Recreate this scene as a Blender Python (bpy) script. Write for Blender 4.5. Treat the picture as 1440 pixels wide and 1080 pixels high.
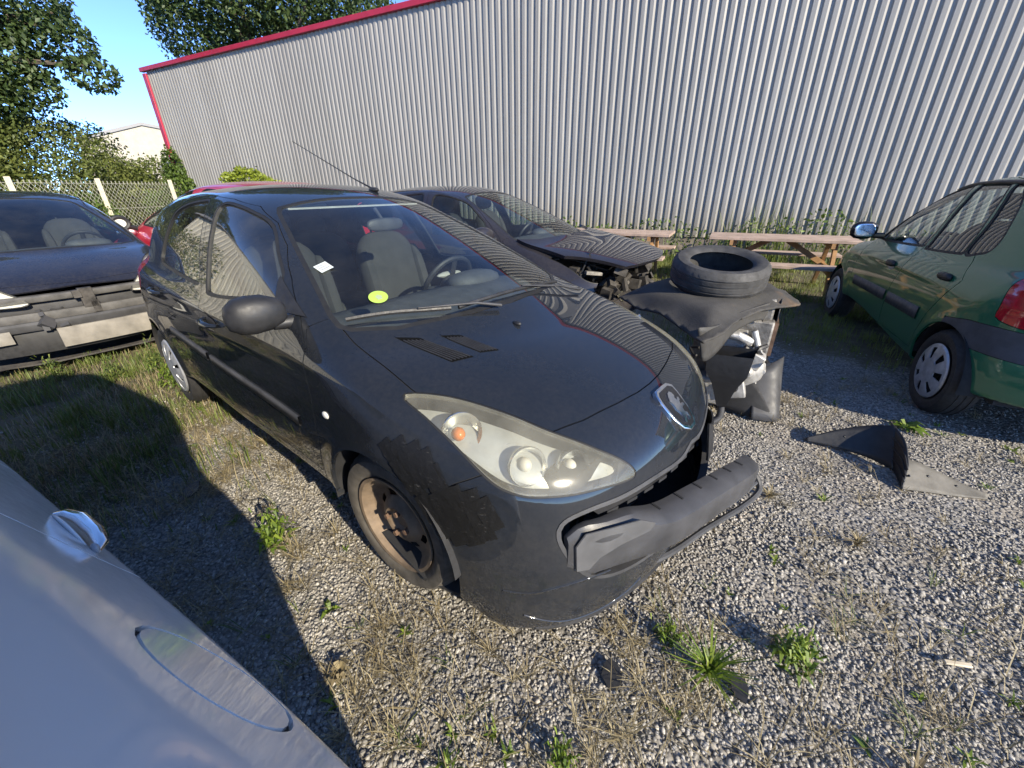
import bpy, bmesh, math, random
import numpy as np
from mathutils import Vector, Matrix
random.seed(7); RNG = np.random.default_rng(7)
S = bpy.context.scene
for o in list(bpy.data.objects): bpy.data.objects.remove(o, do_unlink=True)
COL = S.collection
R = math.radians
# ---------------------------------------------------------------- camera (ultra-wide phone lens, tilted down)
CAM_H = 1.43
cd = bpy.data.cameras.new('camera'); cam = bpy.data.objects.new('camera', cd); COL.objects.link(cam); S.camera = cam
cd.sensor_fit = 'HORIZONTAL'; cd.sensor_width = 36; cd.lens = 36*574/1440; cd.clip_start = .02; cd.clip_end = 2000
_p, _r = R(25.55), R(-.7)
_f = Vector((0, math.cos(_p), -math.sin(_p))); _x = Vector((1, 0, 0)); _u = _x.cross(_f)
_x2 = _x*math.cos(_r)+_u*math.sin(_r); _u2 = _u*math.cos(_r)-_x*math.sin(_r)
cam.matrix_world = Matrix(((_x2.x, _u2.x, -_f.x, 0), (_x2.y, _u2.y, -_f.y, 0), (_x2.z, _u2.z, -_f.z, CAM_H), (0, 0, 0, 1)))
# ---------------------------------------------------------------- sky and sun (sun low behind the camera's right shoulder)
SUN_EL, SUN_DIR = R(26), R(131)            # elevation; heading the light travels in plan (from +x, counter-clockwise)
w = bpy.data.worlds.new('World'); S.world = w; w.use_nodes = True
nt = w.node_tree; bg = nt.nodes['Background']; sk = nt.nodes.new('ShaderNodeTexSky'); sk.sky_type = 'NISHITA'
sk.sun_disc = False; sk.sun_elevation = SUN_EL; sk.sun_rotation = R(90)-(SUN_DIR+math.pi); sk.altitude = 300; sk.air_density = .36; sk.dust_density = 0; sk.ozone_density = 4.6
nt.links.new(sk.outputs[0], bg.inputs[0]); bg.inputs[1].default_value = .14
sl = bpy.data.lights.new('sun', 'SUN'); sl.energy = 2.65; sl.angle = R(.53); sl.color = (1, .895, .71)
so = bpy.data.objects.new('sun', sl); COL.objects.link(so)
_d = Vector((math.cos(SUN_DIR)*math.cos(SUN_EL), math.sin(SUN_DIR)*math.cos(SUN_EL), -math.sin(SUN_EL)))
so.rotation_euler = _d.to_track_quat('-Z', 'Y').to_euler(); so.location = (4, -5, 8)
S.view_settings.view_transform = 'Standard'; S.view_settings.look = 'None'; S.view_settings.gamma = 1; S.view_settings.exposure = 1.88
S.view_settings.use_curve_mapping = False
S.render.engine = 'CYCLES'; S.cycles.max_bounces = 8; S.cycles.transparent_max_bounces = 12
S.cycles.caustics_reflective = False; S.cycles.caustics_refractive = False
# ---------------------------------------------------------------- objects
def tag(o, label=None, cat=None, group=None, kind=None):
    if label: o['label'] = label
    if cat: o['category'] = cat
    if group: o['group'] = group
    if kind: o['kind'] = kind
    return o
def empty(name, loc=(0, 0, 0), rz=0, label=None, cat=None, group=None):
    o = bpy.data.objects.new(name, None); COL.objects.link(o); o.location = loc; o.rotation_euler = (0, 0, rz); o.empty_display_size = .2
    return tag(o, label, cat, group)
def mesh(name, V, F, mat, parent=None, normals=None, smooth=True, loc=None, rot=None):
    me = bpy.data.meshes.new(name); V = np.asarray(V, float)
    if isinstance(F, np.ndarray) and F.ndim == 2:
        k = F.shape[1]; me.vertices.add(len(V)); me.vertices.foreach_set('co', V.ravel()); me.loops.add(F.size)
        me.loops.foreach_set('vertex_index', F.ravel().astype(np.int32)); me.polygons.add(len(F))
        me.polygons.foreach_set('loop_start', np.arange(0, F.size, k, dtype=np.int32)); me.update(calc_edges=True); me.validate()
    else:
        me.from_pydata(V.tolist(), [], [list(map(int, f)) for f in F]); me.update()
    if smooth: me.polygons.foreach_set('use_smooth', np.ones(len(me.polygons), bool))
    if normals is not None and len(me.vertices) == len(normals):
        me.normals_split_custom_set_from_vertices(np.asarray(normals, float).tolist())
    mats = mat if isinstance(mat, (list, tuple)) else [mat]
    for m in mats: me.materials.append(m)
    o = bpy.data.objects.new(name, me); COL.objects.link(o)
    if parent is not None: o.parent = parent
    if loc is not None: o.location = loc
    if rot is not None: o.rotation_euler = rot
    return o
def inst(o, parent=None, loc=None, rot=None, scale=None, name=None):
    c = o.copy(); COL.objects.link(c)
    if parent is not None: c.parent = parent
    if loc is not None: c.location = loc
    if rot is not None: c.rotation_euler = rot
    if scale is not None: c.scale = scale
    return c
def bev(o, w=.004, seg=2, ang=35):
    m = o.modifiers.new('bevel', 'BEVEL'); m.width = w; m.segments = seg; m.limit_method = 'ANGLE'; m.angle_limit = R(ang)
    return o
def autosmooth(o, ang=40):
    me = o.data; bm = bmesh.new(); bm.from_mesh(me)
    for e in bm.edges:
        e.smooth = len(e.link_faces) == 2 and e.calc_face_angle(0) < R(ang)
    bm.to_mesh(me); bm.free(); return o
class MB:
    """collects simple shapes into one mesh"""
    def __init__(s): s.v = []; s.f = []
    def add(s, V, F):
        k = len(s.v); s.v += [tuple(map(float, p)) for p in V]; s.f += [tuple(int(i)+k for i in f) for f in F]; return s
    def box(s, c, d, rot=None):
        c = Vector(c); M = rot.to_3x3() if rot is not None else Matrix.Identity(3); h = [x/2 for x in d]
        V = [c+M@Vector((sx*h[0], sy*h[1], sz*h[2])) for sx in (-1, 1) for sy in (-1, 1) for sz in (-1, 1)]
        return s.add(V, [(0, 1, 3, 2), (4, 6, 7, 5), (0, 4, 5, 1), (2, 3, 7, 6), (0, 2, 6, 4), (1, 5, 7, 3)])
    def beam(s, a, b, w, h, up=(0, 0, 1)):
        a, b = Vector(a), Vector(b); d = (b-a); L = d.length; d.normalize(); x = d.cross(Vector(up))
        if x.length < 1e-6: x = d.cross(Vector((1, 0, 0)))
        x.normalize(); u = x.cross(d)
        return s.box((a+b)/2, (w, L, h), Matrix((x, d, u)).transposed())
    def tube(s, pts, r, n=8, cap=True, closed=False, flat=1.0, up=(0, 0, 1)):
        P = [Vector(p) for p in pts]; N = len(P); rr = r if hasattr(r, '__len__') else [r]*N; V = []
        pu = None
        for i, p in enumerate(P):
            if closed: t = P[(i+1) % N]-P[i-1]
            else: t = P[min(i+1, N-1)]-P[max(i-1, 0)]
            t.normalize()
            if pu is None:
                a = t.cross(Vector(up))
                if a.length < 1e-4: a = t.cross(Vector((1, 0, 0)))
            else: a = t.cross(pu)
            a.normalize(); b = a.cross(t); pu = b
            for k in range(n):
                th = 2*math.pi*k/n; V.append(p+a*math.cos(th)*rr[i]+b*math.sin(th)*rr[i]*flat)
        F = []
        for i in range(N if closed else N-1):
            j = (i+1) % N
            for k in range(n): F.append((i*n+k, i*n+(k+1) % n, j*n+(k+1) % n, j*n+k))
        if cap and not closed: F += [tuple(range(n))[::-1], tuple((N-1)*n+k for k in range(n))]
        return s.add(V, [f[::-1] for f in F])
    def lathe(s, prof, n=32, axis='y', skip=None, closed=False):
        """prof: (radius, along-axis) pairs; skip(i, k) drops faces"""
        V = []; m = len(prof)
        for k in range(n):
            c, q = math.cos(2*math.pi*k/n), math.sin(2*math.pi*k/n)
            for r, a in prof: V.append((r*c, a, r*q) if axis == 'y' else (r*c, r*q, a))
        F = []
        for k in range(n):
            for i in range(m if closed else m-1):
                if skip and skip(i, k): continue
                j = (i+1) % m; l = (k+1) % n
                F.append((k*m+i, k*m+j, l*m+j, l*m+i) if axis == 'y' else (k*m+i, l*m+i, l*m+j, k*m+j))
        return s.add(V, F)
    def prism(s, poly, e1, e2, o, depth):
        """flat polygon in the plane (e1, e2) through o, thickened along the normal"""
        e1, e2, o = Vector(e1), Vector(e2), Vector(o); n = e1.cross(e2).normalized()*depth; k = len(poly)
        A = [o+e1*p[0]+e2*p[1] for p in poly]; V = A+[p+n for p in A]
        F = [tuple(range(k))[::-1], tuple(range(k, 2*k))]+[(i, (i+1) % k, k+(i+1) % k, k+i) for i in range(k)]
        return s.add(V, F)
    def ell(s, c, r, n=14, m=9, p=2.0, rot=None):
        """super-ellipsoid"""
        M = rot.to_3x3() if rot is not None else Matrix.Identity(3); c = Vector(c); V = []; F = []
        sg = lambda v: math.copysign(abs(v)**(2/p), v)
        for j in range(m+1):
            ph = -math.pi/2+math.pi*j/m
            for i in range(n):
                th = 2*math.pi*i/n
                V.append(c+M@Vector((r[0]*sg(math.cos(ph))*sg(math.cos(th)), r[1]*sg(math.cos(ph))*sg(math.sin(th)), r[2]*sg(math.sin(ph)))))
        for j in range(m):
            for i in range(n): F.append((j*n+i, j*n+(i+1) % n, (j+1)*n+(i+1) % n, (j+1)*n+i))
        return s.add(V, F)
    def loft(s, secs, closed=True, cap=True):
        n = len(secs[0]); V = [p for q in secs for p in q]; F = []
        for i in range(len(secs)-1):
            for k in range(n if closed else n-1): F.append((i*n+k, i*n+(k+1) % n, (i+1)*n+(k+1) % n, (i+1)*n+k))
        if cap and closed: F += [tuple(range(n))[::-1], tuple((len(secs)-1)*n+k for k in range(n))]
        return s.add(V, F)
    def build(s, name, mat, parent=None, smooth=True, ang=40, loc=None, rot=None, recalc=True):
        o = mesh(name, s.v, s.f, mat, parent, smooth=smooth, loc=loc, rot=rot)
        if recalc or smooth:
            bm = bmesh.new(); bm.from_mesh(o.data)
            if recalc: bmesh.ops.recalc_face_normals(bm, faces=bm.faces)
            if smooth:
                for e in bm.edges: e.smooth = len(e.link_faces) == 2 and e.calc_face_angle(0) < R(ang)
            bm.to_mesh(o.data); bm.free()
        return o
# ---------------------------------------------------------------- materials
def newmat(name):
    m = bpy.data.materials.new(name); m.use_nodes = True; nt = m.node_tree
    return m, nt, nt.nodes['Principled BSDF'], nt.nodes['Material Output']
def N(nt, t, **kw):
    n = nt.nodes.new('ShaderNode'+t)
    for k, v in kw.items():
        if k.startswith('i_'):
            key = k[2:].replace('_', ' ')
            n.inputs[int(key) if key.isdigit() else key].default_value = v
        else: setattr(n, k, v)
    return n
def ramp(nt, src, stops):
    r = nt.nodes.new('ShaderNodeValToRGB'); e = r.color_ramp.elements
    while len(e) > 1: e.remove(e[-1])
    for i, (p, c) in enumerate(stops):
        x = e[0] if i == 0 else e.new(p)
        x.position = p; x.color = (c if hasattr(c, '__len__') else (c, c, c))+((1,) if not hasattr(c, '__len__') or len(c) == 3 else ())
    nt.links.new(src, r.inputs[0]); return r
def mixc(nt, fac, a, b, mode='MIX'):
    m = nt.nodes.new('ShaderNodeMix'); m.data_type = 'RGBA'; m.blend_type = mode
    for s, v in ((m.inputs[0], fac), (m.inputs[6], a), (m.inputs[7], b)):
        if hasattr(v, 'is_linked') or hasattr(v, 'links'): nt.links.new(v, s)
        else: s.default_value = v if not hasattr(v, '__len__') or len(v) == 4 else tuple(v)+(1,)
    return m.outputs[2]
def coords(nt, scale=1, kind='Object'):
    t = nt.nodes.new('ShaderNodeTexCoord'); m = nt.nodes.new('ShaderNodeMapping'); m.inputs['Scale'].default_value = (scale,)*3 if not hasattr(scale, '__len__') else scale
    nt.links.new(t.outputs[kind], m.inputs[0]); return m.outputs[0]
def noise(nt, vec, scale, detail=4, rough=.55):
    n = N(nt, 'TexNoise', i_Scale=scale, i_Detail=detail, i_Roughness=rough); nt.links.new(vec, n.inputs['Vector']); return n.outputs[0]
def bump(nt, bs, h, strength=.3, dist=.01):
    b = N(nt, 'Bump', i_Strength=strength, i_Distance=dist); nt.links.new(h, b.inputs['Height']); nt.links.new(b.outputs[0], bs.inputs['Normal']); return b
def plain(name, col, rough=.6, metal=0, spec=.5, var=.25, scale=14, bmp=0, bscale=80, coat=0):
    m, nt, bs, _ = newmat(name); v = coords(nt)
    n = noise(nt, v, scale); c0 = tuple(x*(1-var) for x in col); c1 = tuple(min(1, x*(1+var)) for x in col)
    r = ramp(nt, n, [(.3, c0), (.7, c1)]); nt.links.new(r.outputs[0], bs.inputs['Base Color'])
    bs.inputs['Roughness'].default_value = rough; bs.inputs['Metallic'].default_value = metal; bs.inputs['Specular IOR Level'].default_value = spec
    bs.inputs['Coat Weight'].default_value = coat
    rr = N(nt, 'MapRange', i_1=.3, i_2=.7, i_3=max(0, rough-.08), i_4=min(1, rough+.1)); nt.links.new(noise(nt, v, scale*2.3), rr.inputs[0]); nt.links.new(rr.outputs[0], bs.inputs['Roughness'])
    if bmp: bump(nt, bs, noise(nt, v, bscale, 3), bmp, .004)
    return m
def paint(name, col, metal=.25, rough=.38, dust=.25, dustcol=(.30, .27, .22), coat=1.0, dustscale=2.2, low=.75, crough=.035, spec=.5):
    """car paint: clear coat over flake colour, settled dust, mud splashed low on the sides"""
    m, nt, bs, _ = newmat(name); v = coords(nt)
    bs.inputs['Specular IOR Level'].default_value = spec; bs.inputs['Metallic'].default_value = metal; bs.inputs['Coat Weight'].default_value = coat; bs.inputs['Coat IOR'].default_value = 1.5
    n1 = noise(nt, v, dustscale, 8, .62); n2 = noise(nt, v, 60, 4, .7); n3 = noise(nt, v, 9, 6, .65)
    a = N(nt, 'Math', operation='MULTIPLY'); nt.links.new(n1, a.inputs[0]); nt.links.new(n2, a.inputs[1])
    r = N(nt, 'MapRange', i_1=.16, i_2=.42, i_3=0, i_4=dust*.5); nt.links.new(a.outputs[0], r.inputs[0])
    sx = N(nt, 'SeparateXYZ'); nt.links.new(v, sx.inputs[0])
    z = N(nt, 'MapRange', i_1=low, i_2=low-.5, i_3=0, i_4=1); nt.links.new(sx.outputs[2], z.inputs[0])
    zm = N(nt, 'Math', operation='MULTIPLY'); nt.links.new(z.outputs[0], zm.inputs[0]); nt.links.new(n3, zm.inputs[1])
    zz = N(nt, 'MapRange', i_1=.12, i_2=.62, i_3=0, i_4=dust*.75); nt.links.new(zm.outputs[0], zz.inputs[0])
    s = N(nt, 'Math', operation='ADD', use_clamp=True); nt.links.new(r.outputs[0], s.inputs[0]); nt.links.new(zz.outputs[0], s.inputs[1])
    c = mixc(nt, s.outputs[0], col, dustcol); nt.links.new(c, bs.inputs['Base Color'])
    q = N(nt, 'MapRange', i_1=0, i_2=.5, i_3=rough, i_4=.75); nt.links.new(s.outputs[0], q.inputs[0]); nt.links.new(q.outputs[0], bs.inputs['Roughness'])
    q2 = N(nt, 'MapRange', i_1=0, i_2=.4, i_3=crough, i_4=.35); nt.links.new(s.outputs[0], q2.inputs[0]); nt.links.new(q2.outputs[0], bs.inputs['Coat Roughness'])
    q3 = N(nt, 'MapRange', i_1=0, i_2=.7, i_3=coat, i_4=.1); nt.links.new(s.outputs[0], q3.inputs[0]); nt.links.new(q3.outputs[0], bs.inputs['Coat Weight'])
    return m
def schlick(nt, f0=.05, f1=.8, p=5):
    """reflectance rising towards grazing angles"""
    lw = N(nt, 'LayerWeight', i_Blend=.5); pw = N(nt, 'Math', operation='POWER', i_1=float(p)); nt.links.new(lw.outputs['Facing'], pw.inputs[0])
    ma = N(nt, 'Math', operation='MULTIPLY_ADD', i_1=f1, i_2=f0); nt.links.new(pw.outputs[0], ma.inputs[0]); return ma
def glassmat(name, tint=(.80, .87, .85), dirt=.022, gl=1.0, f0=.06):
    """thin car glass: clear straight through, mirror-like at a slant, with a film of dirt"""
    m, nt, bs, out = newmat(name); nt.nodes.remove(bs)
    tr = N(nt, 'BsdfTransparent'); tr.inputs[0].default_value = tint+(1,)
    gs = N(nt, 'BsdfGlossy', i_Roughness=.01); fr = schlick(nt, f0)
    gs.inputs[0].default_value = (gl, gl, gl, 1)
    mx = N(nt, 'MixShader'); nt.links.new(fr.outputs[0], mx.inputs[0]); nt.links.new(tr.outputs[0], mx.inputs[1]); nt.links.new(gs.outputs[0], mx.inputs[2])
    df = N(nt, 'BsdfDiffuse'); df.inputs[0].default_value = (.32, .31, .28, 1)
    v = coords(nt); r = ramp(nt, noise(nt, v, 5, 8, .65), [(.35, dirt*.4), (.75, dirt*2)])
    m2 = N(nt, 'MixShader'); nt.links.new(r.outputs[0], m2.inputs[0]); nt.links.new(mx.outputs[0], m2.inputs[1]); nt.links.new(df.outputs[0], m2.inputs[2])
    nt.links.new(m2.outputs[0], out.inputs[0]); return m
M = {}
M['paint207'] = paint('dark_grey_paint', (.0105, .0130, .0180), 0, .6, .06, crough=.010, spec=.05)
M['paint_wreck'] = paint('dark_violet_grey_paint', (.016, .015, .020), 0, .5, .12, crough=.012, spec=.1)
M['paint_left'] = paint('navy_paint', (.011, .0125, .021), 0, .5, .2, crough=.02, spec=.1)
M['paint_red'] = paint('red_paint', (.42, .010, .035), .05, .35, .15)
M['paint_green'] = paint('green_metallic_paint', (.005, .12, .062), .25, .36, .08)
M['paint_silver'] = paint('silver_paint', (.86, .86, .86), .10, .42, .22, (.52, .49, .43), dustscale=1.4, crough=.06)
M['glass'] = glassmat('car_glass')
M['glass_dark'] = glassmat('dirty_car_glass', (.45, .52, .5), .03)
M['glass_side'] = glassmat('dusty_side_glass', (.66, .73, .71), .05, f0=.13)
M['rubber'] = plain('tyre_rubber', (.022, .021, .021), .72, var=.3, scale=30, bmp=.25, bscale=120)
M['rubber_dusty'] = plain('dusty_tyre_rubber', (.085, .075, .062), .85, var=.35, scale=22, bmp=.25, bscale=90)
M['black'] = plain('black_plastic', (.018, .018, .019), .5, var=.3, scale=20, bmp=.12, bscale=300)
M['black_gloss'] = plain('black_gloss_plastic', (.012, .012, .013), .22, var=.2)
M['black_faded'] = plain('faded_black_plastic', (.042, .042, .044), .55, var=.35, scale=9, bmp=.2, bscale=220)
M['grey_plastic'] = plain('grey_bumper_plastic', (.048, .048, .051), .42, var=.3, scale=7, bmp=.1, bscale=200)
M['seal'] = plain('rubber_seal', (.012, .012, .012), .6, var=.2)
M['trim_fabric'] = plain('grey_seat_fabric', (.030, .030, .031), .9, var=.12, scale=6, bmp=.3, bscale=350)
M['trim_light'] = plain('light_trim', (.30, .30, .28), .8, var=.15)
M['dash'] = plain('dashboard_plastic', (.05, .052, .056), .7, var=.25, bmp=.2, bscale=400)
M['dark_inner'] = plain('inner_panel', (.014, .014, .015), .8, var=.3)
M['chrome'] = plain('chrome', (.75, .76, .78), .12, 1, var=.05)
M['rust'] = plain('rusty_steel', (.14, .085, .055), .75, .2, var=.5, scale=18, bmp=.3, bscale=60)
M['steel_dusty'] = plain('dusty_black_steel_rim', (.17, .125, .085), .65, .1, var=.55, scale=10, bmp=.15)
M['steel_dark'] = plain('dark_steel', (.025, .024, .024), .5, .4, var=.4)
M['alu'] = plain('cast_aluminium', (.46, .45, .43), .5, .55, var=.3, scale=25, bmp=.5, bscale=70)
M['alu_dirty'] = plain('dirty_cast_metal', (.2, .19, .175), .6, .4, var=.5, scale=18, bmp=.5, bscale=70)
M['cap_silver'] = plain('silver_plastic', (.42, .43, .45), .4, .45, var=.25, scale=18)
M['white_plastic'] = plain('white_plastic', (.68, .67, .62), .5, var=.1)
M['red_lens'] = plain('red_lamp_lens', (.36, .006, .018), .12, var=.1, coat=1)
M['orange'] = plain('orange_bulb', (.55, .17, .035), .25, var=.15)
M['wood'] = None
# ---------------------------------------------------------------- numeric kit (implicit car bodies)
def spl(*pts):
    """natural cubic spline through (x, y) pairs, straight beyond the ends"""
    xs = np.array([p[0] for p in pts], float); ys = np.array([p[1] for p in pts], float)
    if xs[0] > xs[-1]: xs, ys = xs[::-1], ys[::-1]
    n = len(xs); h = np.diff(xs); A = np.zeros((n, n)); b = np.zeros(n); A[0, 0] = A[-1, -1] = 1
    for i in range(1, n-1):
        A[i, i-1] = h[i-1]; A[i, i] = 2*(h[i-1]+h[i]); A[i, i+1] = h[i]
        b[i] = 6*((ys[i+1]-ys[i])/h[i]-(ys[i]-ys[i-1])/h[i-1])
    m = np.linalg.solve(A, b)
    s0 = (ys[1]-ys[0])/h[0]-h[0]*(2*m[0]+m[1])/6; s1 = (ys[-1]-ys[-2])/h[-1]+h[-1]*(2*m[-1]+m[-2])/6
    def f(x):
        x = np.asarray(x, float); i = np.clip(np.searchsorted(xs, x)-1, 0, n-2)
        t0 = xs[i+1]-x; t1 = x-xs[i]; hh = h[i]
        y = (m[i]*t0**3+m[i+1]*t1**3)/(6*hh)+(ys[i]/hh-m[i]*hh/6)*t0+(ys[i+1]/hh-m[i+1]*hh/6)*t1
        y = np.where(x < xs[0], ys[0]+s0*(x-xs[0]), y)
        return np.where(x > xs[-1], ys[-1]+s1*(x-xs[-1]), y)
    return f
def smax(a, b, k):
    h = np.clip(.5+.5*(a-b)/k, 0, 1); return b+(a-b)*h+k*h*(1-h)
def smin(a, b, k): return -smax(-a, -b, k)
def catmull(P, n=8, closed=True):
    P = np.array(P, float); out = []; N = len(P)
    for i in range(N if closed else N-1):
        if closed: a, b, c, d = P[i-1], P[i], P[(i+1) % N], P[(i+2) % N]
        else: a, b, c, d = P[max(i-1, 0)], P[i], P[i+1], P[min(i+2, N-1)]
        for k in range(n):
            t = k/n
            out.append(.5*((2*b)+(c-a)*t+(2*a-5*b+4*c-d)*t*t+(3*b-a-3*c+d)*t**3))
    if not closed: out.append(P[-1])
    return np.array(out)
def poly_sdf(poly, Q, box=.12):
    """signed distance of 2-D points to a closed polygon, negative inside (far points: rough)"""
    poly = np.asarray(poly, float); lo = poly.min(0)-box; hi = poly.max(0)+box
    out = np.full(len(Q), box); sel = np.all((Q > lo) & (Q < hi), 1); q = Q[sel]
    if len(q) == 0: return out
    a = poly; b = np.roll(poly, -1, 0)
    best = np.full(len(q), 1e9); ins = np.zeros(len(q), bool)
    for i in range(len(a)):
        e = b[i]-a[i]; L = e@e
        if L < 1e-14: continue
        w = q-a[i]; t = np.clip((w@e)/L, 0, 1); d = w-t[:, None]*e
        best = np.minimum(best, (d*d).sum(1))
        c = (a[i, 1] > q[:, 1]) != (b[i, 1] > q[:, 1])
        if a[i, 1] != b[i, 1]:
            ins ^= c & (q[:, 0] < a[i, 0]+(q[:, 1]-a[i, 1])*(e[0])/(e[1]))
    out[sel] = np.sqrt(best)*np.where(ins, -1, 1)
    return out
def grad(f, V, h=1e-3):
    g = np.zeros_like(V)
    for k in range(3):
        d = np.zeros(3); d[k] = h
        g[:, k] = (f(V+d)-f(V-d))/(2*h)
    return g
def project(f, V, n=4):
    for _ in range(n):
        g = grad(f, V); s = f(V); l = (g*g).sum(1)+1e-9
        V = V-g*np.clip(s/l, -.03, .03)[:, None]
    return V
def isomesh(f, lo, hi, res):
    """naive surface nets -> triangles, vertices pulled onto the surface"""
    lo = np.array(lo); n = np.ceil((np.array(hi)-lo)/res).astype(int)+1
    ax = [lo[k]+res*np.arange(n[k]) for k in range(3)]
    S = np.empty(n)
    for i0 in range(0, n[0], 24):
        X, Y, Z = np.meshgrid(ax[0][i0:i0+24], ax[1], ax[2], indexing='ij')
        S[i0:i0+24] = f(np.stack([X.ravel(), Y.ravel(), Z.ravel()], -1)).reshape(X.shape)
    neg = S < 0
    c = np.zeros(n-1, int)
    for d in range(8): c += neg[d & 1:n[0]-1+(d & 1), (d >> 1) & 1:n[1]-1+((d >> 1) & 1), d >> 2:n[2]-1+(d >> 2)]
    act = (c > 0) & (c < 8); idx = -np.ones(n-1, int); idx[act] = np.arange(act.sum())
    ijk = np.argwhere(act); acc = np.zeros((len(ijk), 3)); cnt = np.zeros(len(ijk))
    corners = [np.array((d & 1, (d >> 1) & 1, d >> 2)) for d in range(8)]
    for a in range(8):
        for k in range(3):
            if not corners[a][k]:
                b = a | (1 << k); A = ijk+corners[a]; B = ijk+corners[b]
                sa = S[tuple(A.T)]; sb = S[tuple(B.T)]; m = (sa < 0) != (sb < 0)
                t = sa[m]/(sa[m]-sb[m]); acc[m] += A[m]+(B[m]-A[m])*t[:, None]; cnt[m] += 1
    V = lo+res*acc/cnt[:, None]; F = []
    for k in range(3):
        s0 = [slice(None)]*3; s1 = [slice(None)]*3; s0[k] = slice(0, -1); s1[k] = slice(1, None)
        a = neg[tuple(s0)]; b = neg[tuple(s1)]
        u, v = (k+1) % 3, (k+2) % 3
        E = np.argwhere(a != b); E = E[(E[:, u] > 0) & (E[:, v] > 0) & (E[:, u] < n[u]-1) & (E[:, v] < n[v]-1)]
        du = np.zeros(3, int); dv = np.zeros(3, int); du[u] = 1; dv[v] = 1
        q = np.stack([idx[tuple((E-du-dv).T)], idx[tuple((E-dv).T)], idx[tuple(E.T)], idx[tuple((E-du).T)]], 1)
        fl = a[tuple(E.T)]; q[~fl] = q[~fl][:, ::-1]
        F.append(q)
    F = np.concatenate(F); F = F[(F >= 0).all(1)]
    V = project(f, V)
    for _ in range(2):                        # relax a little, then back onto the surface
        acc = np.zeros_like(V); cnt = np.zeros(len(V))
        for k in range(4):
            np.add.at(acc, F[:, k], V[F[:, (k+1) % 4]]+V[F[:, k-1]]); np.add.at(cnt, F[:, k], 2)
        V = project(f, V*.5+.5*acc/cnt[:, None], 3)
    d1 = ((V[F[:, 0]]-V[F[:, 2]])**2).sum(1) < ((V[F[:, 1]]-V[F[:, 3]])**2).sum(1)
    T = np.concatenate([F[d1][:, [0, 1, 2]], F[d1][:, [0, 2, 3]], F[~d1][:, [0, 1, 3]], F[~d1][:, [1, 2, 3]]])
    return V, T
def cut(V, F, s, extra=()):
    """split triangles along the zero line of the vertex field s; per-face arrays in extra follow"""
    s = np.where(np.abs(s) < 2e-4, 2e-4, s); p = s > 0; k = p[F].sum(1); mix = (k == 1) | (k == 2)
    if not mix.any(): return (V, F)+tuple(extra)
    M = F[mix]; lone = np.where((k[mix] == 1)[:, None], p[M], ~p[M]).argmax(1); r = np.arange(len(M))
    a, b, c = M[r, lone], M[r, (lone+1) % 3], M[r, (lone+2) % 3]
    e = np.sort(np.concatenate([np.stack([a, b], 1), np.stack([a, c], 1)]), 1)
    ue, inv = np.unique(e, axis=0, return_inverse=True); inv = inv.ravel()
    t = s[ue[:, 0]]/(s[ue[:, 0]]-s[ue[:, 1]]); N = V[ue[:, 0]]+(V[ue[:, 1]]-V[ue[:, 0]])*t[:, None]
    ab = len(V)+inv[:len(M)]; ac = len(V)+inv[len(M):]
    NF = np.concatenate([F[~mix], np.stack([a, ab, ac], 1), np.stack([ab, b, c], 1), np.stack([ab, c, ac], 1)])
    ex = tuple(np.concatenate([x[~mix], x[mix], x[mix], x[mix]]) for x in extra)
    return (np.concatenate([V, N]), NF)+ex
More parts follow.
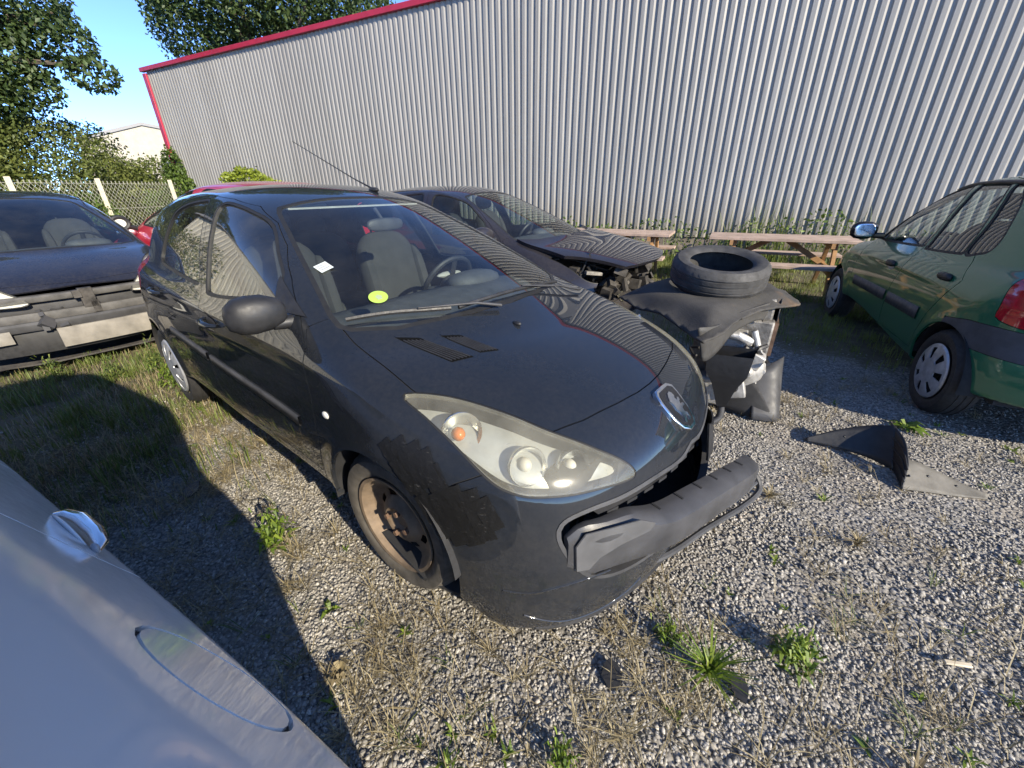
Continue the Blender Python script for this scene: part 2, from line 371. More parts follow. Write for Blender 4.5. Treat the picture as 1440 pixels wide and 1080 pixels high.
class Body:
    """an implicit car body cut into panels"""
    def __init__(s, f, lo, hi, res):
        s.f = f; s.V, s.F = isomesh(f, lo, hi, res); s.L = np.zeros(len(s.F), int); s.names = ['body']
    def q(s, P=None):
        P = s.V if P is None else P
        return np.stack([P[:, 0], np.abs(P[:, 1]), P[:, 2]], -1)
    def cen(s): return s.V[s.F].mean(1)
    def lab(s, n):
        if n not in s.names: s.names.append(n)
        return s.names.index(n)
    def region(s, name, poly, e1, e2, mask=None, gap=.005, gapname='gap', frm=('body',)):
        """faces inside the outline (seen along e1 x e2; y mirrored) become 'name', a rim of width gap becomes 'gapname'"""
        B = np.array([e1, e2], float)
        ok = np.isin(s.L, [s.names.index(k) for k in frm if k in s.names])
        for lev in ((0, gap) if gap else (0,)):
            sd = poly_sdf(poly, s.q()@B.T)
            if lev:                                # keep the joint its true width where the panel turns away
                nr = np.abs(sd-lev) < .03; c = np.ones(len(sd)); g = grad(s.f, s.V[nr]); g[:, 1] *= np.sign(s.V[nr, 1]+1e-9); vd = np.cross(B[0], B[1]); vd /= np.linalg.norm(vd)
                c[nr] = np.clip(np.abs(g@vd)/(np.linalg.norm(g, axis=1)+1e-9), .12, 1); sd = sd-lev*c
            if mask is not None:                   # far outside the mask: leave alone
                m = mask(s.q()); sd = np.where(m, sd, .2)
            keep = ~ok; s.V, F2, L2, ok2 = cut(s.V, s.F, sd, (s.L, ok)); s.F, s.L, ok = F2, L2, ok2
        C = s.q(s.cen()); sd = poly_sdf(poly, C@B.T); m = mask(C) if mask is not None else np.ones(len(C), bool)
        ok = np.isin(s.L, [s.names.index(k) for k in frm if k in s.names])
        s.L[ok & m & (sd < 0)] = s.lab(name)
        if gap:
            C3 = s.cen(); nr = np.abs(sd) < .05; c = np.ones(len(sd)); g = grad(s.f, C3[nr]); g[:, 1] *= np.sign(C3[nr, 1]+1e-9); vd = np.cross(B[0], B[1]); vd /= np.linalg.norm(vd)
            c[nr] = np.clip(np.abs(g@vd)/(np.linalg.norm(g, axis=1)+1e-9), .12, 1); s.L[ok & m & (sd >= 0) & (sd < gap*c)] = s.lab(gapname)
    def split(s, fn):
        s.V, s.F, s.L = cut(s.V, s.F, fn(s.V), (s.L,))
    def finish(s):
        used = np.unique(s.F)
        s.N = grad(s.f, s.V); s.N /= np.linalg.norm(s.N, axis=1)[:, None]+1e-9
    def part(s, name, side=0, offset=0., flange=.014, thick=0.):
        """(verts, faces, normals) of one label; side -1/+1 picks y<0 / y>0"""
        if name not in s.names: return None
        m = s.L == s.names.index(name)
        if side: m &= np.sign(s.V[s.F].mean(1)[:, 1]) == side
        F = s.F[m]
        if len(F) == 0: return None
        a = s.V[F]; ar = np.linalg.norm(np.cross(a[:, 1]-a[:, 0], a[:, 2]-a[:, 0]), axis=1); F = F[ar > 1e-9]
        u, inv = np.unique(F, return_inverse=True); F = inv.reshape(-1, 3)
        V = s.V[u]; N = s.N[u]; V = V+N*offset
        if flange:
            E = np.concatenate([F[:, [0, 1]], F[:, [1, 2]], F[:, [2, 0]]]); key = np.sort(E, 1)
            uq, ix, ct = np.unique(key, axis=0, return_index=True, return_counts=True)
            B = E[ix[ct == 1]]
            bv, binv = np.unique(B, return_inverse=True); binv = binv.reshape(-1, 2)
            d = V[B[:, 1]]-V[B[:, 0]]; o = np.cross(d, N[B[:, 0]]); on = np.zeros((len(bv), 3))
            np.add.at(on, binv[:, 0], o); np.add.at(on, binv[:, 1], o)
            on /= np.linalg.norm(on, axis=1)[:, None]+1e-12
            k0 = len(V); k1 = k0+len(bv)
            V = np.concatenate([V, V[bv], V[bv]-N[bv]*flange]); N = np.concatenate([N, on, on])
            i, j = binv[:, 0], binv[:, 1]
            F = np.concatenate([F, np.stack([k0+j, k0+i, k1+i], 1), np.stack([k0+j, k1+i, k1+j], 1)])
        return V, F, N
def trace(f, o, d, tmax=9, n=900):
    """first hit of a ray with the body"""
    t = np.linspace(.05, tmax, n*4); P = o+t[:, None]*d; s = f(P); k = np.argmax(s < 0)
    if s[k] >= 0: return None
    a, b = t[k-1], t[k]
    for _ in range(30):
        m = (a+b)/2
        if f((o+m*d)[None])[0] < 0: b = m
        else: a = m
    return o+b*d
def arch_bump(x, z, cs, amp=.014, r0=.345, w=.05):
    o = 0
    for cx, cz in cs: o = o+amp*np.exp(-((np.hypot(x-cx, z-cz)-r0)/w)**2)*(z > 0)
    return o
def make_f(P):
    W, D, XF, XFZ, XR, XRZ, HC, HD, ZB, ROOF, WC, WX = (P[k] for k in 'W D XF XFZ XR XRZ HC HD ZB ROOF WC WX'.split())
    def f(Q):
        x, z = Q[:, 0], Q[:, 2]; ay = np.sqrt(Q[:, 1]**2+1e-5)
        side = ay-(W(x)+D(z)+arch_bump(x, z, P['wheels'], P.get('flare', .012), P.get('rarch', .34)))
        if 'crease' in P:
            for zc, amp, wd, xa, xb in P['crease']:
                zz = zc(x); side = side-amp*np.exp(-((z-zz)/wd)**2)/(1+np.exp(-(x-xa)/.08))/(1+np.exp((x-xb)/.08))
        front = (x-(XF(ay)+XFZ(z)))*P.get('kf', .85)
        rear = ((XR(ay)+XRZ(z))-x)*.9
        top = (z-(HC(x)-HD(x)*(ay/.75)**P.get('hp', 3)))*.95
        if 'hoodfn' in P: top = top-P['hoodfn'](x, ay)
        low = smax(smax(side, front, P.get('rsf', .05)), smax(top, rear, .06), 1e-3)
        low = smax(smax(side, top, P.get('rst', .11)), smax(front, rear, 1e-3), 1e-3)
        low = smax(smax(smax(side, front, P.get('rsf', .05)), rear, .07), top, 1e-3)
        # fender shoulder and hood nose get their own radii
        st = smax(smax(side, front, P.get('rsf', .05)), top, P.get('rst', .10))
        low = smax(st, rear, .07)
        low = smax(low, ZB(x)-z, .03)
        zw = P['wsz'](x, ay)
        ct = smax((z-zw)*P.get('kw', .92), z-(ROOF(x)-P['rdrop']*(ay/.55)**2.6), P.get('rwr', .07))
        cs = (ay-(WC(z)+WX(x)))*.95
        cr = ((P['RG'](z)+P.get('rgc', .16)*(ay/.6)**2)-x)*.85
        cab = smax(smax(ct, cs, P.get('rcs', .07)), cr, .08)
        cab = smax(cab, .8-z, .01)
        return smin(low, cab, P.get('blend', .025))
    return f
# --- dark grey five-door hatchback (origin: ground below the middle of the front axle, x forward)
P207 = dict(
    wheels=((.03, .31), (-2.54, .31)), flare=.012, rarch=.345,
    W=spl((1.0, .82), (.4, .838), (0, .848), (-.5, .838), (-1.3, .848), (-2.0, .852), (-2.6, .848), (-3.2, .80)),
    D=spl((.05, -.09), (.2, -.05), (.32, -.018), (.45, -.004), (.6, 0), (.72, -.004), (.82, -.018), (.92, -.045), (1.0, -.075), (1.1, -.13)),
    XF=spl((0, .835), (.15, .829), (.3, .806), (.45, .765), (.58, .705), (.68, .625), (.76, .51), (.82, .36), (.87, .12), (.92, -.25)),
    XFZ=spl((.05, -.09), (.12, -.03), (.2, 0), (.32, .004), (.45, -.012), (.55, -.04), (.63, -.075), (.70, -.125), (.76, -.20), (.82, -.32), (.9, -.55)),
    XR=spl((0, -3.19), (.4, -3.16), (.6, -3.11), (.74, -3.0), (.82, -2.85), (.88, -2.6)),
    XRZ=spl((.2, .04), (.5, 0), (.8, .02), (1.0, .07), (1.2, .16)),
    HC=spl((.85, .70), (.7, .762), (.55, .808), (.35, .858), (.15, .90), (-.05, .935), (-.3, .962), (-.8, .99), (-1.6, 1.01), (-2.4, 1.03), (-3.2, 1.03)),
    HD=spl((.9, .12), (.5, .10), (.1, .072), (-.3, .03), (-.8, .02), (-3, .02)),
    ZB=spl((.95, .10), (.6, .105), (.4, .13), (.28, .25), (.1, .30), (-1, .30), (-2.4, .30), (-2.9, .28), (-3.2, .3)),
    wsz=lambda x, ay: .945+.445*(-x-.285*(ay/.71)**2)-.052*np.clip(-x-.1, 0, 9)**2,
    ROOF=spl((-.6, 1.33), (-1.0, 1.402), (-1.2, 1.435), (-1.5, 1.463), (-1.9, 1.472), (-2.3, 1.458), (-2.7, 1.41), (-3.1, 1.31)), rdrop=.055,
    WC=spl((.8, .84), (.95, .795), (1.05, .755), (1.2, .69), (1.35, .605), (1.45, .545)),
    WX=spl((.3, -.06), (-.3, -.03), (-.8, -.005), (-1.5, 0), (-2.2, -.01), (-2.7, -.05), (-3.1, -.12)),
    RG=spl((.9, -3.20), (1.05, -3.13), (1.25, -2.98), (1.4, -2.80), (1.5, -2.65)), rgc=.14,
    crease=((lambda x: .86+.03*np.clip(-x, 0, 3), .010, .035, -3.3, .1),),
)
# --- small green hatchback, seen from its left rear
PCLIO = dict(
    wheels=((.0, .285), (-2.472, .285)), flare=.010, rarch=.33,
    W=spl((.9, .78), (.3, .81), (0, .818), (-1.2, .815), (-2.4, .818), (-3.0, .78)),
    D=spl((.05, -.10), (.2, -.05), (.32, -.02), (.45, -.004), (.6, 0), (.72, -.006), (.82, -.022), (.92, -.055), (1.0, -.09), (1.1, -.14)),
    XF=spl((0, .70), (.2, .69), (.4, .65), (.6, .56), (.7, .46), (.78, .28), (.84, .0)),
    XFZ=spl((.1, -.05), (.25, 0), (.45, 0), (.6, -.05), (.7, -.12), (.8, -.3)),
    XR=spl((0, -3.10), (.3, -3.085), (.5, -3.04), (.65, -2.95), (.74, -2.83), (.80, -2.66), (.84, -2.45)),
    XRZ=spl((.2, .05), (.35, .0), (.5, -.01), (.6, .02), (.8, .045), (1.0, .10), (1.2, .2)),
    HC=spl((.7, .70), (.5, .77), (.2, .85), (-.1, .905), (-.4, .935), (-1.2, .955), (-2.4, .985), (-3.1, .985)),
    HD=spl((.8, .08), (.2, .06), (-.4, .03), (-3, .02)),
    ZB=spl((.8, .18), (.4, .2), (.2, .25), (-2.2, .25), (-2.7, .27), (-3.1, .30)),
    wsz=lambda x, ay: 0.93+.60*(-x-.22-.20*(ay/.7)**2)-.07*np.clip(-x-.3, 0, 9)**2,
    ROOF=spl((-.8, 1.40), (-1.2, 1.455), (-1.6, 1.493), (-2.0, 1.50), (-2.4, 1.487), (-2.8, 1.43), (-3.1, 1.34)), rdrop=.05,
    WC=spl((.8, .80), (.92, .765), (1.05, .72), (1.2, .67), (1.36, .60), (1.5, .54)),
    WX=spl((.3, -.05), (-.5, -.02), (-1.2, 0), (-2.2, -.01), (-2.7, -.06), (-3.1, -.14)),
    RG=spl((.85, -3.10), (1.0, -3.02), (1.2, -2.86), (1.4, -2.70), (1.55, -2.5)), rgc=.18, rst=.08,
)
def scaled(P, **kw):
    Q = dict(P); Q.update(kw); return Q
# ---------------------------------------------------------------- ground: one sheet to the horizon
def fbm(x, y, s=1., seed=0, oct=4):
    """cheap smooth value noise on arrays"""
    out = np.zeros_like(x, dtype=float); amp = .5; f = 1/s
    for o in range(oct):
        xi = np.floor(x*f).astype(np.int64); yi = np.floor(y*f).astype(np.int64); fx = x*f-xi; fy = y*f-yi; fx = fx*fx*(3-2*fx); fy = fy*fy*(3-2*fy)
        def h(a, b):
            n = (a*374761393+b*668265263+(seed+o)*1442695041) & 0x7fffffff; n = ((n ^ (n >> 13))*1274126177) & 0x7fffffff; return ((n ^ (n >> 16)) & 0xffff)/65535.
        out += amp*((h(xi, yi)*(1-fx)+h(xi+1, yi)*fx)*(1-fy)+(h(xi, yi+1)*(1-fx)+h(xi+1, yi+1)*fx)*fy); amp *= .5; f *= 2
    return out
def sst(a, b, x): t = np.clip((x-a)/(b-a), 0, 1); return t*t*(3-2*t)
def turf(x, y):
    """0 gravel .. 1 grass: the left bay, the strip along the wall, the patch by the green car"""
    n = fbm(x, y, .9, 3)-.47; n2 = fbm(x, y, .25, 9, 3)-.45
    a = sst(-.15, 1.5, -(x+1.55)-.35*(y-2.2)*(y < 2.2)+1.6*n+.8*n2)*sst(.6, 1.8, y+x*.1)
    b = sst(2.95, 4.3, y+.25*(x-3)+1.3*n+.7*n2)*sst(1.2, 2.2, x)
    c = sst(5.0, 6.5, y+n)
    return np.clip(np.maximum(np.maximum(a, b), c), 0, 1)
def gz(x, y): return .022*(fbm(x, y, .7, 21, 3)-.45)*sst(60, 8, np.hypot(x, y))-.004
ax = np.concatenate([-np.geomspace(420, 7, 26), np.linspace(-6.6, 6.6, 150), np.geomspace(7, 420, 26)])
ay = np.concatenate([-np.geomspace(420, 2.2, 22), np.linspace(-2, 8, 120), np.geomspace(8.3, 420, 26)])
GX, GY = np.meshgrid(ax, ay, indexing='ij'); gv = np.stack([GX.ravel(), GY.ravel(), gz(GX.ravel(), GY.ravel())], -1)
nx, ny = len(ax), len(ay); I = np.arange(nx*ny).reshape(nx, ny); gf = np.stack([I[:-1, :-1].ravel(), I[1:, :-1].ravel(), I[1:, 1:].ravel(), I[:-1, 1:].ravel()], 1)
m, nt, bs, _ = newmat('gravel_and_soil'); v = coords(nt)
vor = N(nt, 'TexVoronoi', i_Scale=62., i_Randomness=1.); nt.links.new(v, vor.inputs['Vector']); wn = N(nt, 'TexWhiteNoise', noise_dimensions='3D'); nt.links.new(vor.outputs['Color'], wn.inputs['Vector'])
gc = ramp(nt, wn.outputs['Value'], [(0, (.17, .162, .148)), (.35, (.27, .255, .23)), (.7, (.37, .35, .315)), (1, (.50, .475, .43))])
ed = ramp(nt, vor.outputs['Distance'], [(.0, 1.0), (.55, .75), (.85, .3)]); gcol = mixc(nt, 1.0, gc.outputs[0], ed.outputs[0], 'MULTIPLY')
soil = ramp(nt, noise(nt, v, 7, 8, .7), [(.3, (.07, .06, .036)), (.55, (.115, .10, .058)), (.75, (.19, .165, .105))])
att = N(nt, 'Attribute', attribute_name='turf'); dn = noise(nt, v, 14, 6, .7)
ad = N(nt, 'Math', operation='ADD'); nt.links.new(att.outputs['Fac'], ad.inputs[0]); nt.links.new(dn, ad.inputs[1]); tm = ramp(nt, ad.outputs[0], [(.72, 0.), (1.05, 1.)])
fin = ramp(nt, noise(nt, v, 1.9, 5, .6), [(.42, 0.), (.62, .55)]); gcol = mixc(nt, fin.outputs[0], gcol, (.235, .205, .165)); nt.links.new(mixc(nt, tm.outputs[0], gcol, soil.outputs[0]), bs.inputs['Base Color']); bs.inputs['Roughness'].default_value = .9
bump(nt, bs, ed.outputs[0], .9, .012); M['ground'] = m
gnd = tag(mesh('ground', gv, gf, m), kind='structure')
at = gnd.data.attributes.new('turf', 'FLOAT', 'POINT'); at.data.foreach_set('value', turf(GX.ravel(), GY.ravel()).astype(np.float32))
# ---------------------------------------------------------------- corrugated warehouse
WD = np.array([.8933, -.4494]); WO = np.array([-12.59, 17.50]); WNrm = np.array([-.4494, -.8933]); WROT = math.atan2(WD[1], WD[0])
WH0, WH1, PITCH, NR = .46, 5.22, .154, 6
BLD = empty('warehouse', (WO[0], WO[1], 0), WROT, 'large warehouse clad in grey corrugated metal sheets with red edge trim', 'building')
# local frame: x along the wall, -y towards the yard
m, nt, bs, _ = newmat('galvanised_cladding'); v = coords(nt); oi = N(nt, 'ObjectInfo'); st = noise(nt, coords(nt, (9, 9, .35)), 2.0, 5, .6); sx = N(nt, 'SeparateXYZ'); nt.links.new(v, sx.inputs[0])
zr = N(nt, 'MapRange', i_1=.4, i_2=1.3, i_3=1., i_4=0.); nt.links.new(sx.outputs[2], zr.inputs[0]); dm = N(nt, 'Math', operation='MULTIPLY'); nt.links.new(zr.outputs[0], dm.inputs[0]); nt.links.new(noise(nt, v, 6, 6, .7), dm.inputs[1])
c0 = ramp(nt, oi.outputs['Random'], [(0, (.258, .249, .234)), (1, (.288, .279, .263))]); c1 = ramp(nt, st, [(.3, .82), (.55, 1.0), (.8, 1.06)])
nt.links.new(mixc(nt, dm.outputs[0], mixc(nt, 1., c0.outputs[0], c1.outputs[0], 'MULTIPLY'), (.19, .16, .11)), bs.inputs['Base Color']); bs.inputs['Metallic'].default_value = 0; bs.inputs['Specular IOR Level'].default_value = .25; bs.inputs['Roughness'].default_value = .45; bump(nt, bs, noise(nt, coords(nt, (1, 1, .5)), 3.5, 2), .15, .02); M['cladding'] = m
M['red_trim'] = plain('red_flashing', (.36, .018, .045), .45, var=.12, scale=3)
M['plinth'] = plain('stained_concrete', (.20, .17, .14), .9, var=.4, scale=5, bmp=.4)
M['roof'] = plain('grey_roof_sheet', (.25, .25, .26), .6, var=.15)
pv = []; d = .025
for k in range(NR):
    x0 = k*PITCH
    for dx, dy in ((0, -d), (.066, -d), (.102, 0), (.134, 0)): pv.append((x0+dx, dy))
pv.append((NR*PITCH, -d))
sv = [(x, y, z) for z in (WH0, WH1) for x, y in pv]; k = len(pv); sf = [(i, i+1, k+i+1, k+i) for i in range(k-1)]
sh0 = mesh('cladding_sheet', sv, sf, M['cladding'], BLD, smooth=False, loc=(.12, 0, 0))
LEN = 34*NR*PITCH
for i in range(1, 34): inst(sh0, BLD, (.12+i*NR*PITCH, 0, 0))
tr = MB(); tr.box((LEN/2, -.03, WH1+.06), (LEN+.3, .14, .12)); bev(tr.build('eaves_trim', M['red_trim'], BLD), .01)
tr = MB(); tr.box((.02, -.02, (WH0+WH1)/2), (.20, .12, WH1-WH0-.1)); bev(tr.build('corner_trim', M['red_trim'], BLD), .01)
MB().box((LEN/2+.05, .08, WH0/2-.02), (LEN, .14, WH0+.02)).build('plinth', M['plinth'], BLD)
MB().box((LEN/2+.05, 6.1, (WH1)/2), (LEN-.1, 11.9, WH1-.1)).build('end_walls', M['cladding'], BLD)
MB().box((LEN/2+.05, 6.1, WH1+.08), (LEN, 12.0, .12)).build('roof', M['roof'], BLD)
# ---------------------------------------------------------------- far white building past the hedge
FB = empty('white_house', (-36, 48, 0), R(33), 'far white rendered building with dark roof edge behind the trees', 'building')
M['render_white'] = plain('white_render', (.40, .375, .32), .85, var=.1, scale=2)
mb = MB(); mb.prism([(-4.7, 0), (9, 0), (9, 5.4), (0, 6.9), (-4.7, 5.5)], (1, 0, 0), (0, 0, 1), (0, 0, 0), 6); mb.build('wall', M['render_white'], FB)
mb = MB(); mb.prism([(-4.9, 5.45), (0, 6.9), (9.2, 5.4), (9.2, 5.65), (0, 7.15), (-4.9, 5.7)], (1, 0, 0), (0, 0, 1), (0, .25, 0), 6.4); mb.build('roof', M['roof'], FB)
# ---------------------------------------------------------------- chain-link fence
FA = np.array([-13.6, 6.0]); FZ = np.array([-12.25, 17.2]); FL = np.linalg.norm(FZ-FA); FN = empty('chain_link_fence', (FA[0], FA[1], 0), math.atan2(*(FZ-FA)[::-1]), 'pale chain link fence on white concrete posts before the hedge', 'fence')
M['wire'] = plain('plastic_coated_wire', (.40, .395, .33), .5, var=.15); M['post'] = plain('pale_post', (.62, .58, .44), .7, var=.15, bmp=.2)
HT, CEL = 1.76, .13; mb = MB(); V = []; F = []
nw = int(FL/CEL)
for i in range(nw):                                      # zig-zag wires, each a thin flat-sided strand
    for s in (-1, 1):
        x = i*CEL; pts = []
        z = 0.02; kk = 0
        while z < HT:
            pts.append((x+(CEL*.5 if (kk % 2) else 0)*s, .006*s*(1 if kk % 2 else -1), z)); z += CEL*.62; kk += 1
        pts.append((pts[-1][0]+s*.012*(1 if kk % 2 else -1), 0, HT+.03))
        base = len(V); r = .0055
        for p in pts: V += [(p[0]-r, p[1], p[2]), (p[0]+r, p[1], p[2]), (p[0], p[1]-r, p[2]+r)]
        for j in range(len(pts)-1):
            for q in range(3): F.append((base+3*j+q, base+3*j+(q+1) % 3, base+3*j+3+(q+1) % 3, base+3*j+3+q))
wm = mesh('wire_mesh', np.array(V), np.array(F), M['wire'], FN, smooth=False); tag(wm, kind='stuff')
for x in (1.0, 3.4, 5.8, 8.05, 10.6):
    MB().box((0, -.06, .93), (.085, .085, 1.86)).build('post', M['post'], FN, loc=(x, 0, 0))
for z in (.3, 1.0, 1.72): MB().tube([(0, 0, z), (FL, 0, z)], .005, 5).build('line_wire', M['wire'], FN)
# ---------------------------------------------------------------- picnic tables along the wall
M['timber'] = plain('weathered_timber', (.34, .215, .13), .7, var=.3, scale=6, bmp=.3, bscale=40); M['timber_warm'] = plain('warm_timber_legs', (.32, .18, .075), .65, var=.3, scale=9, bmp=.3, bscale=40); M['timber_grey'] = plain('greyed_timber_top', (.36, .27, .215), .75, var=.25, scale=7, bmp=.3, bscale=50)
def picnic(loc, rz, label):
    t = empty('picnic_table', loc, rz, label, 'picnic table', 'timber picnic tables along the warehouse'); L = 1.86
    for k in range(5): bev(MB().box((0, -.30+.15*k, .735), (L, .142, .040)).build('top_board', M['timber_grey'], t), .004)
    for s in (-1, 1):
        for k in range(2): bev(MB().box((0, s*(.62+.15*k), .44), (L, .142, .038)).build('bench_board', M['timber_grey'], t), .004)
        e = s*.62
        MB().box((e, 0, .375), (.045, 1.55, .09)).build('bench_rail', M['timber_warm'], t); MB().box((e, 0, .68), (.045, .74, .07)).build('top_rail', M['timber_warm'], t)
        for q in (-1, 1): MB().beam((e+.046, q*.56, 0), (e+.046, q*.20, .715), .09, .045, (1, 0, 0)).build('leg', M['timber_warm'], t)
        MB().beam((e, 0, .40), (s*.12, 0, .70), .07, .045, (0, 1, 0)).build('brace', M['timber_warm'], t)
    return t
picnic((3.98, 6.36, 0), WROT, 'long timber picnic table beside the green car'); picnic((1.83, 7.50, 0), WROT, 'timber picnic table half hidden behind the wrecked car')

# ---------------------------------------------------------------- cream warehouse to the left of the yard (mirrored in the side windows)
CW = empty('cream_warehouse', (-17.2, 3.0, 0), R(84), 'cream ribbed warehouse left of the yard, mirrored in the car windows', 'building')
M['cream_clad'] = plain('cream_cladding', (.62, .58, .47), .5, .1, var=.06, scale=1.2)
pv = []
for k in range(8):
    for dx, dy in ((0, -.03), (.13, -.03), (.16, 0), (.22, 0)): pv.append((k*.25+dx, dy))
pv.append((2., -.03)); kq = len(pv); cs0 = mesh('cladding_sheet', [(x, y, z) for z in (.2, 5.0) for x, y in pv], [(i, i+1, kq+i+1, kq+i) for i in range(kq-1)], M['cream_clad'], CW, smooth=False, loc=(-8, 0, 0))
for i in range(1, 8): inst(cs0, CW, (-8+2*i, 0, 0))
mb = MB(); mb.prism([(-8.1, 0), (8.1, 0), (8.1, 5.0), (0, 6.6), (-8.1, 5.0)], (1, 0, 0), (0, 0, 1), (0, .05, 0), -.3); mb.build('gable_wall', M['cream_clad'], CW)
mb = MB(); mb.prism([(-8.4, 4.95), (0, 6.62), (8.4, 4.95), (8.4, 5.15), (0, 6.85), (-8.4, 5.15)], (1, 0, 0), (0, 0, 1), (0, -.3, 0), -14); mb.build('roof', M['roof'], CW)
# ---------------------------------------------------------------- car building blocks
def hit(f, P0, d, L=1.2, n=48):
    """first surface points along direction d from the points P0 (vectorised)"""
    P0 = np.asarray(P0, float); d = np.asarray(d, float); d = d/np.linalg.norm(d)
    a = np.zeros(len(P0)); b = np.full(len(P0), np.nan); st = L/n
    for i in range(n):
        s = f(P0+d*(i+1)*st) < 0; new = s & np.isnan(b); b[new] = (i+1)*st; a[new] = i*st
    b = np.where(np.isnan(b), L, b)
    for _ in range(14):
        m = (a+b)/2; s = f(P0+d*m[:, None]) < 0; b = np.where(s, m, b); a = np.where(s, a, m)
    return P0+d*b[:, None]
def drape(f, quad, d, nu=8, nv=4, off=.0015, start=.6):
    """grid patch over a 4-corner outline (points roughly on the surface) laid onto the body"""
    q = [np.array(p, float) for p in quad]; d = np.array(d, float)/np.linalg.norm(d); P = []
    for j in range(nv+1):
        for i in range(nu+1):
            u, v = i/nu, j/nv; P.append((q[0]*(1-u)+q[1]*u)*(1-v)+(q[3]*(1-u)+q[2]*u)*v-d*start)
    H = hit(f, np.array(P), d, start*2); g = grad(f, H); g /= np.linalg.norm(g, axis=1)[:, None]
    F = [(j*(nu+1)+i, j*(nu+1)+i+1, (j+1)*(nu+1)+i+1, (j+1)*(nu+1)+i) for j in range(nv) for i in range(nu)]
    return H+g*off, F, g
def strip3d(f, pts, d, w, off=.002, up=None, start=.6):
    """ribbon of width w along 3-D points laid onto the body"""
    P = np.array(pts, float); d = np.array(d, float)/np.linalg.norm(d); t = np.gradient(P, axis=0); s = np.cross(t, d); s /= np.linalg.norm(s, axis=1)[:, None]
    A = hit(f, P+s*w/2-d*start, d, start*2); B = hit(f, P-s*w/2-d*start, d, start*2)
    gA = grad(f, A); gA /= np.linalg.norm(gA, axis=1)[:, None]; gB = grad(f, B); gB /= np.linalg.norm(gB, axis=1)[:, None]
    n = len(P); V = np.concatenate([A+gA*off, B+gB*off, A-gA*.004, B-gB*.004])
    F = [(i, i+1, n+i+1, n+i) for i in range(n-1)]+[(2*n+i, 2*n+i+1, i+1, i) for i in range(n-1)]+[(n+i, n+i+1, 3*n+i+1, 3*n+i) for i in range(n-1)]
    return V, F
MIR = np.array([1, -1, 1.])
def tyre_prof(Ro, Rr, w, groove=True):
    h = w/2
    p = [(Rr-.004, -h*.72), (Rr+.012, -h*.86), (Rr+.03, -h*.95), (Rr+(Ro-Rr)*.45, -h*1.0), (Rr+(Ro-Rr)*.72, -h*.97), (Ro-.018, -h*.86), (Ro-.006, -h*.74)]
    if groove:
        for c in (-.42, 0, .42): p += [(Ro, h*(c-.07)), (Ro-.0045, h*(c-.05)), (Ro-.0045, h*(c+.05)), (Ro, h*(c+.07))]
    else: p += [(Ro, 0)]
    q = [(r, -a) for r, a in p[:7]][::-1]
    return p+q
def tyre_mesh(mb, Ro, Rr, w, n=64, notch=True):
    prof = tyre_prof(Ro, Rr, w); m = len(prof); V = []
    for k in range(n):
        c, s = math.cos(2*math.pi*k/n), math.sin(2*math.pi*k/n)
        for i, (r, a) in enumerate(prof):
            if notch and i in (5, 6, m-6, m-7) and k % 2: r -= .006
            V.append((r*c, a, r*s))
    F = [(k*m+i, k*m+i+1, ((k+1) % n)*m+i+1, ((k+1) % n)*m+i) for k in range(n) for i in range(m-1)]
    # inner lining, so the carcass has thickness
    inn = [(Rr-.004, -w*.36), (Rr+.02, -w*.40), (Rr+(Ro-Rr)*.5, -w*.46), (Ro-.022, -w*.36), (Ro-.016, 0), (Ro-.022, w*.36), (Rr+(Ro-Rr)*.5, w*.46), (Rr+.02, w*.40), (Rr-.004, w*.36)]
    mb.add(V, F); return mb.lathe(inn, n, 'y')
